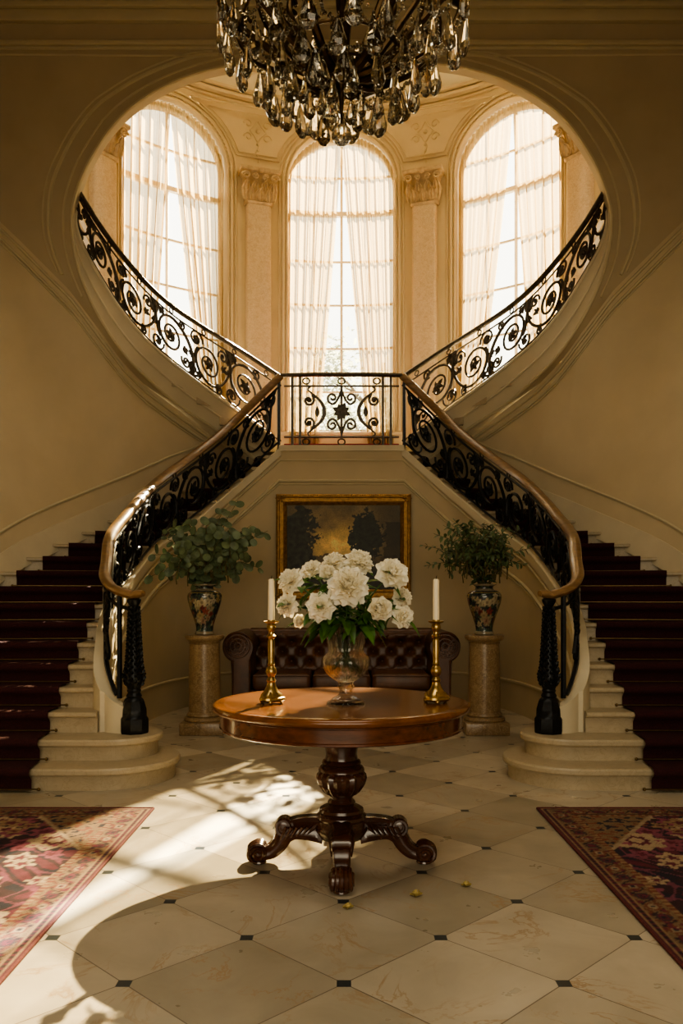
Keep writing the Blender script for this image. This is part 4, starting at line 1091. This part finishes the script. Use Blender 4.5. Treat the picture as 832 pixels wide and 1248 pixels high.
for sg in (-1, 1):
    pf = [(-.13, .10), (-.13, .50), (-.12, .62)] + [(.02 + .155 * math.cos(a) - .02, .755 + .15 * math.sin(a)) for a in np.linspace(PI * 1.08, -PI * .42, 26)] + [(.07, .60), (.06, .40), (.06, .10)]
    # local +x points outwards
    cx = sg * 1.06; rows = []
    for y, s_ in ((8.40, .90), (8.385, .96), (8.39, 1), (8.5, 1), (9.0, 1), (9.20, 1), (9.215, .95)):
        rows.append([(cx + sg * (p[0] if True else 0), y, .10 + (p[1] - .10) * (1 if s_ == 1 else lerp(s_, 1, .6))) for p in pf])
    mb = MB().grid(rows, close_v=True); mb.f.append(tuple(mb.vert(p) for p in rows[0])); mb.f.append(tuple(mb.vert(p) for p in rows[-1]))
    am = part('arm', mb, M['leather'], so_, sharp=40)
    sc = MB()
    for rr in (.115, .075, .035): sc.tube([(cx + rr * math.cos(a), 8.395, .755 + rr * math.sin(a)) for a in np.linspace(0, 2 * PI, 30)[:-1]], .012, 6, closed=True)
    for k in range(16):
        a = 2 * PI * k / 16; sc.tube([(cx + .035 * math.cos(a), 8.392, .755 + .035 * math.sin(a)), (cx + .115 * math.cos(a + .25), 8.39, .755 + .115 * math.sin(a + .25))], .007, 5)
    sc.sphere((cx, 8.39, .755), .018, 8, 6)
    sc.tube([(cx - sg * .12, 8.387, .12), (cx - sg * .12, 8.387, .62)], .008, 5); sc.tube([(cx + sg * .05, 8.387, .12), (cx + sg * .05, 8.387, .60)], .008, 5)
    part('scroll_front', sc, M['leather'], am)
    for y in (8.46, 9.15): part('leg', MB().lathe([(.022, 0), (.034, .02), (.036, .05), (.026, .075), (.032, .095)], (sg * .98, y, 0), 14), M['mahog_dark'], so_)

# ================================================================== painting
PX0, PX1, PZ0, PZ1, PY = -.785, .835, 1.22, 2.49, 9.86
pg = root('landscape_painting', ((PX0 + PX1) / 2, PY, PZ0), 'dark landscape painting of trees under a golden sky in a gilt frame', 'painting')
fr = MB(); sec = [(0, 0), (0, .055), (.02, .075), (.035, .07), (.045, .052), (.085, .045), (.10, .055), (.112, .045), (.125, .022), (.13, .015), (.13, 0)]
rows = []
for cx, cz, ix, iz in ((PX0, PZ0, 1, 1), (PX1, PZ0, -1, 1), (PX1, PZ1, -1, -1), (PX0, PZ1, 1, -1)):
    rows.append([(cx + ix * a, PY + .05 - b, cz + iz * a) for a, b in sec])
fr.grid(rows, close_u=True)
fo = part('frame', fr, M['gilt'], pg, sharp=30)
om = MB()
for cx, cz in ((PX0 + .05, PZ0 + .05), (PX1 - .05, PZ0 + .05), (PX1 - .05, PZ1 - .05), (PX0 + .05, PZ1 - .05)):
    for a in range(6): om.tube([(cx, PY - .01, cz), (cx + .035 * math.cos(a * PI / 3), PY - .022, cz + .035 * math.sin(a * PI / 3)), (cx + .06 * math.cos(a * PI / 3), PY - .008, cz + .06 * math.sin(a * PI / 3))], [.01, .012, .003], 5)
for k in range(60):
    f = (k + .5) / 60
    for z in (PZ0 + .018, PZ1 - .018): om.sphere((lerp(PX0, PX1, f), PY - .022, z), .009, 6, 4)
    for x in (PX0 + .018, PX1 - .018): om.sphere((x, PY - .022, lerp(PZ0, PZ1, f)), .009, 6, 4)
part('ornament', om, M['gilt'], fo)
nx, nz = 200, 160; cx0, cx1, cz0, cz1 = PX0 + .125, PX1 - .125, PZ0 + .125, PZ1 - .125
cv = MB().grid([[(lerp(cx0, cx1, i / nx), PY + .032, lerp(cz0, cz1, j / nz)) for j in range(nz + 1)] for i in range(nx + 1)])
me = cv.mesh('canvas', M['paint'], pg['org'], weld=False)
cols = []
for i in range(nx + 1):
    for j in range(nz + 1):
        u, v = i / nx, j / nz
        N = lambda s, o=0: mnoise.fractal((u * s * 1.3 + o, v * s, o), 1.0, 2.0, 4)
        g = math.exp(-((u - .47) / .26) ** 2 - ((v - .50) / .20) ** 2) + .35 * math.exp(-((u - .45) / .35) ** 2 - ((v - .78) / .22) ** 2)
        sky = np.array([.13, .105, .055]) + np.array([1.25, .82, .27]) * g * (.75 + .5 * N(6)); c = sky * (.75 + .35 * N(3, 5))
        hill = .40 + .05 * N(5, 2)
        if v < hill: c = lerp(np.array([.12, .085, .035]), np.array([.022, .020, .010]), min(1, (hill - v) * 5)) * (1 + .5 * N(14, 3))
        lt = .26 + .09 * N(7, 7) + .07 * N(30, 3) - .05 * abs(v - .6) * 2
        if u < lt and v < .95 + .2 * N(5, 4): c = np.array([.022, .024, .013]) * (1 + 1.2 * N(20, 1))
        crown = math.hypot((u - .70) / .155, (v - .62) / .30) + .30 * N(9, 6) + .35 * N(26, 2)
        if crown < .95 or (abs(u - .685 - .02 * math.sin(v * 9)) < .018 and .2 < v < .6): c = np.array([.020, .023, .013]) * (1 + .8 * N(22, 9))
        if u > .86 + .05 * N(6, 8) and v < .8: c = c * .35
        water = 1.6 * math.exp(-((u - .45) / .12) ** 2 - ((v - .30) / .035) ** 2); c = c + np.array([.18, .125, .05]) * water
        cols.append(np.clip(c, .004, 1))
paint_mesh(me, np.array(cols)); pobj('canvas', me, pg)

# ================================================================== rugs
RW, RL = 2.15, 3.9
def rug_mesh(seed):
    nx, ny = 230, 330; mb = MB()
    mb.grid([[(RW * (i / nx - .5), RL * (j / ny - .5), .012) for j in range(ny + 1)] for i in range(nx + 1)])
    o = len(mb.v)
    me = mb.mesh('rug', M['rug'], weld=False)
    rnd = random.Random(seed); cols = np.zeros((len(me.vertices), 3))
    RED, DRK, NAVY, CRM, PNK, RST, TAN = [np.array(c) for c in ((.125, .012, .032), (.026, .006, .014), (.010, .008, .024), (.46, .34, .21), (.26, .06, .10), (.19, .055, .03), (.30, .19, .10))]
    fl = []
    for k in range(110):
        x, y = rnd.uniform(0, RW / 2), rnd.uniform(0, RL / 2); fl.append((x, y, rnd.uniform(.03, .075), rnd.choice([CRM, PNK, TAN, RST, PNK, CRM]), rnd.random() * 6))
    big = [(.55, .62, .17), (.72, 1.30, .15), (.30, 1.25, .13), (.78, .25, .12), (.16, .70, .10)]
    FX = np.array([f[0] for f in fl]); FY = np.array([f[1] for f in fl])
    for k, v in enumerate(me.vertices):
        x, y = v.co.x, v.co.y; ax, ay = abs(x), abs(y); ex, ey = RW / 2 - ax, RL / 2 - ay; e = min(ex, ey); tpos = ay if ex < ey else ax
        nz = mnoise.noise((x * 30, y * 30, 0)); n2 = mnoise.noise((x * 11, y * 11, 4))
        if e < .014: c = RED * .8
        elif e < .024: c = TAN
        elif e < .040: c = DRK if (int(tpos / .018) % 2) else RED
        elif e < .047: c = TAN
        elif e < .150:
            q = (e - .0985) / .051; ph = tpos / .115; m = (ph % 1) - .5; d = math.hypot(m * 1.9, q * .95)
            c = TAN * .75 if nz < .1 else RST * .8
            if d < .62: c = RST if int(ph) % 2 else DRK + .02
            if d < .42: c = CRM * .7 if int(ph) % 2 else RED
            if d < .18: c = NAVY
            vv = .62 * math.sin(ph * PI * 2)
            if abs(q - vv) < .16 and d > .6: c = DRK
            if nz > .34: c = RED
        elif e < .158: c = DRK
        elif e < .178: c = TAN if (int(tpos / .02) % 2) else RST
        elif e < .185: c = TAN * .8
        else:
            c = NAVY if n2 > .12 else DRK * .9 + RED * .08
            w = math.sin(x * 21 + 2.2 * math.sin(y * 7)) * math.sin(y * 17 + 2 * math.sin(x * 9))
            if abs(w) < .10: c = PNK * .75
            if w > .62: c = RED * .9
            hit = np.nonzero((FX - ax) ** 2 + (FY - ay) ** 2 < .0081)[0]
            for h in hit:
                f = fl[h]; d = math.hypot(ax - f[0], ay - f[1]); r = f[2] * (1 + .3 * math.cos(5 * math.atan2(ay - f[1], ax - f[0]) + f[4]))
                if d < r: c = f[3] if d > r * .45 else (RED if f[3] is not RST else CRM)
            for bx, by, br in big:
                d = math.hypot((ax - bx) * 1.15, ay - by) / (br * (1 + .13 * math.cos(8 * math.atan2(ay - by, ax - bx))))
                if d < 1: c = CRM * .95 if d > .86 else (CRM if (d > .5 and nz < .2) else PNK if d > .5 else RED if d > .28 else CRM)
            med = ax / .52 + ay / 1.02
            if med < 1: c = TAN if med > .93 else (RED * 1.1 if nz < .22 else (CRM * .8 if n2 > 0 else NAVY)) if med > .45 else (NAVY if nz < .2 else PNK)
            cor = (RW / 2 - .19 - ax) / .42 + (RL / 2 - .19 - ay) / .62
            if cor < 1: c = CRM * .8 if cor > .93 else (TAN * .8 if nz < .1 else RST if n2 > 0 else NAVY)
        cols[k] = np.clip(c * .72 * (1 + .35 * nz), .004, 1)
    paint_mesh(me, cols); return me
rme = rug_mesh(4)
for x, y, lab in ((-1.115 - RW / 2, 4.87 - RL / 2, 'red patterned oriental rug on the left side of the marble floor'), (1.162 + RW / 2, 4.87 - RL / 2, 'red patterned oriental rug on the right side of the marble floor')):
    r_ = root('oriental_rug', (x, y, 0), lab, 'rug', 'pair of oriental rugs')
    pobj('pile', rme, r_)
    ed = MB().tube([(x + a * RW / 2, y + b * RL / 2, .008) for a, b in ((-1, -1), (1, -1), (1, 1), (-1, 1))], .0078, 6, closed=True); part('binding', ed, pm('rug_binding', (.10, .02, .02), .95, var=.3, scale=80), r_)

# fallen petals on the floor
for px, py, s_, lab in ((507, 1092, .026, 'curled yellowish fallen petal on the floor, right of the front table foot'), (568, 1080, .022, 'pale flat fallen petal on the floor, farthest right of the table'), (424, 1107, .022, 'small brownish fallen petal on the floor before the front table foot')):
    d = 1270 / (py - 726); x = (px - 416) * d / 1000; mb = MB()
    for q in range(2):
        rows = []
        for i in range(7):
            t = i / 6; w = s_ * math.sin(PI * (t * .9 + .05)) * .7
            rows.append([(x + (t - .5) * 2 * s_ * math.cos(q * 1.3) - k * w * math.sin(q * 1.3), d + (t - .5) * 2 * s_ * math.sin(q * 1.3) + k * w * math.cos(q * 1.3), .0015 + s_ * (.55 * k * k * (.6 + .4 * q) + .5 * (t - .4) ** 2)) for k in (-1, -.5, 0, .5, 1)])
        mb.grid(rows)
    single('fallen_petal', mb, M['dry1'] if 'dry1' in M else M.setdefault('dry1', pm('dry_petal', (.42, .33, .12), .7, var=.3, scale=60)), lab, 'petal', 'fallen petals', org=(x, d, 0), normals=False)

# ================================================================== chandelier
CH = V((0, 5.0, 0))
ch = root('chandelier', (0, 5, 7.7), 'large bronze chandelier hung with many crystal drops', 'chandelier')
part('stem', MB().lathe([(.02, 7.7), (.09, 7.69), (.10, 7.62), (.03, 7.56), (.012, 7.5), (.012, 5.75), (.05, 5.7), (.07, 5.6), (.04, 5.5), (.03, 5.3), (.06, 5.2), (.045, 5.05), (.03, 4.8), (.05, 4.62), (.075, 4.52), (.06, 4.44), (.03, 4.38), (.015, 4.33), (.001, 4.32)][::-1], CH, 20), M['bronze'], ch)
def drop_mesh(L, W, seg=8):
    mb = MB().lathe([(.0002, 0), (.10 * W, -.05 * L), (.20 * W, -.16 * L), (.36 * W, -.45 * L), (.50 * W, -.68 * L), (.44 * W, -.84 * L), (.24 * W, -.95 * L), (.0002, -L)], (0, 0, 0), seg)
    for i, p in enumerate(mb.v): mb.v[i] = (p[0], p[1] * .62, p[2])
    mb.sphere((0, 0, .012), .012, 6, 4); return mb.mesh('crystal_drop', M['drop'], sharp=8)
DR = [drop_mesh(.225, .115), drop_mesh(.17, .09), drop_mesh(.26, .088)]
rnd = random.Random(2)
tips = []
for ringi, (n, R_, z0, z1, a0) in enumerate(((12, .76, 4.42, 4.93, .1), (10, .58, 4.44, 5.12, .35), (8, .44, 4.40, 4.66, .0))):
    for k in range(n):
        a = a0 + 2 * PI * k / n; ca, sa = math.cos(a), math.sin(a)
        pr = [(.04, z0), (R_ * .30, z0 + .02), (R_ * .62, lerp(z0, z1, .34)), (R_ * .86, lerp(z0, z1, .62)), (R_ * .97, z1 - .02), (R_ * .90, z1 + .07), (R_ * .84, z1 + .02)]
        P = [V((r * ca, 5 + r * sa, z)) for r, z in [tuple(q) for q in cr(pr, 22)]]
        arm = part('arm', MB().tube(P, [lerp(.024, .012, i / 21) for i in range(22)], 7), M['bronze'], ch)
        if ringi < 2:
            c = V((R_ * .97 * ca, 5 + R_ * .97 * sa, z1 - .02)); pan = MB().lathe([(.012, 0), (.05, .02), (.058, .028), (.05, .03), (.018, .03), (.018, .07), (.012, .07)], c, 14)
            part('candle_cup', pan, M['bronze'], arm)
        tips.append((P, R_, ringi))
for z, R_, r in ((4.53, .36, .012), (4.70, .60, .010), (4.44, .22, .014)):
    part('hoop', MB().tube([V((R_ * math.cos(a), 5 + R_ * math.sin(a), z)) for a in np.linspace(0, 2 * PI, 41)[:-1]], r, 6, closed=True), M['bronze'], ch)
drops = []
for n, R_, zt, kind in ((18, .755, 4.86, 2), (16, .67, 4.70, 0), (16, .56, 4.58, 0), (14, .45, 4.50, 0), (11, .335, 4.42, 0), (8, .23, 4.39, 1), (6, .13, 4.37, 1), (11, .60, 5.02, 2)):
    for k in range(n):
        a = 2 * PI * (k + .5 * (n % 3) * .4) / n + rnd.uniform(-.06, .06); r = R_ + rnd.uniform(-.015, .015)
        drops.append((V((r * math.cos(a), 5 + r * math.sin(a), zt + rnd.uniform(-.03, .03))), a, DR[kind]))
for p, a, me in drops[:99]:
    pobj('crystal_drop', me, ch, Matrix.Translation(p - V((0, 5, 7.7))) @ Matrix.Rotation(a + PI / 2 + rnd.uniform(-.5, .5), 4, 'Z') @ Matrix.Rotation(rnd.uniform(-.07, .07), 4, 'X'))
part('crystal_ball', MB().sphere((0, 4.98, 4.065), .062, 16, 12), M['drop'], ch, sharp=5)
part('finial', MB().lathe([(.006, 4.12), (.014, 4.135), (.006, 4.15), (.012, 4.25), (.02, 4.33)], CH, 10), M['bronze'], ch)
bd = MB()
def swag(p, q, dip, n):
    for k in range(n):
        t = (k + .5) / n; c = lerp(p, q, t) - V((0, 0, dip * 4 * t * (1 - t))); bd.sphere(c, .0115, 5, 4)
for n, R_, z, dip in ((18, .755, 4.88, .06), (16, .60, 4.66, .05), (14, .45, 4.52, .05), (11, .335, 4.44, .04), (14, .5, 4.95, .1)):
    P = [V((R_ * math.cos(2 * PI * k / n), 5 + R_ * math.sin(2 * PI * k / n), z)) for k in range(n)]
    for k in range(n): swag(P[k], P[(k + 1) % n], dip, 10)
for n, R_, z, R2_, z2 in ((18, .60, 4.66, .755, 4.88), (14, .45, 4.52, .60, 4.66), (11, .22, 4.44, .45, 4.52), (12, .08, 5.3, .60, 4.95)):
    for k in range(n):
        a = 2 * PI * k / n; swag(V((R_ * math.cos(a), 5 + R_ * math.sin(a), z)), V((R2_ * math.cos(a), 5 + R2_ * math.sin(a), z2)), .04, 9)
b_ = part('crystal_beads', bd, M['drop'], ch, sharp=10); b_['kind'] = 'stuff'

# ================================================================== trees beyond the middle window
for (x, y, h, r, nl, lab, sd) in ((.9, 19.5, 7.6, 1.7, 3600, 'leafy green tree outside the middle window, nearer the right curtain', 1), (-1.1, 21.5, 7.4, 1.6, 3000, 'leafy green tree outside the middle window, nearer the left curtain', 2)):
    t_ = root('garden_tree', (x, y, 0), lab, 'tree', 'trees outside the window'); rnd = random.Random(sd)
    tr = MB().tube([(x, y, 0), (x + .1, y, 2.5), (x - .05, y + .1, 4.5), (x + .1, y, 6.8)], [.22, .17, .12, .04], 8)
    lv = MB(); cl = []
    for k in range(34):
        while True:
            p = V((rnd.uniform(-1, 1), rnd.uniform(-1, 1), rnd.uniform(-1, 1)))
            if p.length < 1: break
        cl.append(V((x, y, h - r * 1.25)) + V((p.x * r, p.y * r, p.z * r * 1.3)))
    for c in cl[:14]: tr.tube([(x, y, c.z - 1.0), lerp(V((x, y, c.z - .5)), c, .6), c], [.05, .03, .012], 5)
    for k in range(nl):
        c = cl[k % 34] + V((rnd.gauss(0, .28), rnd.gauss(0, .28), rnd.gauss(0, .25))); a = rnd.uniform(0, 6.3); d = V((math.cos(a), math.sin(a), rnd.uniform(-.8, .5)))
        leaf_blade(lv, c, d, (rnd.uniform(-1, 1), rnd.uniform(-1, 1), 1), rnd.uniform(.12, .2), .05, .2, 3)
    part('trunk', tr, M['bark'], t_); part('foliage', lv, M['treeleaf_hazed'], t_, normals=False)
# ================================================================== light, sky, camera
def area(name, loc, rot, sx_, sy_, power, col):
    l = bpy.data.lights.new(name, 'AREA'); l.shape = 'RECTANGLE'; l.size = sx_; l.size_y = sy_; l.energy = power; l.color = col
    o = bpy.data.objects.new(name, l); o.location = loc; o.rotation_euler = rot; COL.objects.link(o); return o
sun = bpy.data.lights.new('sun', 'SUN'); sun.energy = 80; sun.angle = math.radians(.6); sun.color = (1, .875, .62)
so = bpy.data.objects.new('sun', sun); COL.objects.link(so)
SD = V((-.47, -1.16, -1)); so.rotation_euler = SD.to_track_quat('-Z', 'Y').to_euler(); so.location = (4, 20, 15)
area('hall_fill', (0, 2.0, 6.2), (0, 0, 0), 3, 3, 88, (1, .88, .66))  # added fill high in the hall, no lamp hangs here
fl_ = area('front_fill', (0, -2.8, 1.9), (math.radians(84), 0, 0), 5, 2.6, 58, (1, .88, .66)); fl_.data.spread = math.radians(115)  # added soft fill behind the camera, stands for no known opening
area('bay_fill', (0, 9.6, 8.4), (math.radians(-35), 0, 0), 4, 1.0, 30, (1, .88, .62))  # added fill for the bay walls, hidden behind the front wall
w = bpy.data.worlds.new('World'); SC.world = w; w.use_nodes = True; nt = w.node_tree; nt.nodes.clear()
bg = nt.nodes.new('ShaderNodeBackground'); ou = nt.nodes.new('ShaderNodeOutputWorld'); nt.links.new(bg.outputs[0], ou.inputs[0])
tc = nt.nodes.new('ShaderNodeTexCoord'); sp = nt.nodes.new('ShaderNodeSeparateXYZ'); nt.links.new(tc.outputs['Generated'], sp.inputs[0])
cr_ = ramp(nt, [(.0, (.95, .88, .66)), (.35, (1, .96, .80)), (.8, (.95, .96, .95))], sp.outputs[2]); nt.links.new(cr_, bg.inputs[0]); bg.inputs[1].default_value = 3.9
cam = bpy.data.cameras.new('camera'); co = bpy.data.objects.new('camera', cam); COL.objects.link(co)
co.location = (0, 0, EYE); co.rotation_euler = (PI / 2, 0, 0)
cam.sensor_fit = 'HORIZONTAL'; cam.sensor_width = 36; cam.lens = 36 * 1000 / 832; cam.shift_y = 102 / 832; cam.clip_end = 200
SC.camera = co
SC.view_settings.view_transform = 'AgX'; SC.view_settings.look = 'AgX - Medium High Contrast'; SC.view_settings.exposure = .46
SC.cycles.max_bounces = 10; SC.cycles.diffuse_bounces = 5; SC.cycles.glossy_bounces = 4; SC.cycles.transmission_bounces = 8; SC.cycles.transparent_max_bounces = 16
SC.cycles.sample_clamp_indirect = 6; SC.cycles.caustics_reflective = False; SC.cycles.caustics_refractive = False; SC.cycles.use_denoising = True
for o in COL.objects:
    if 'org' in o: del o['org']
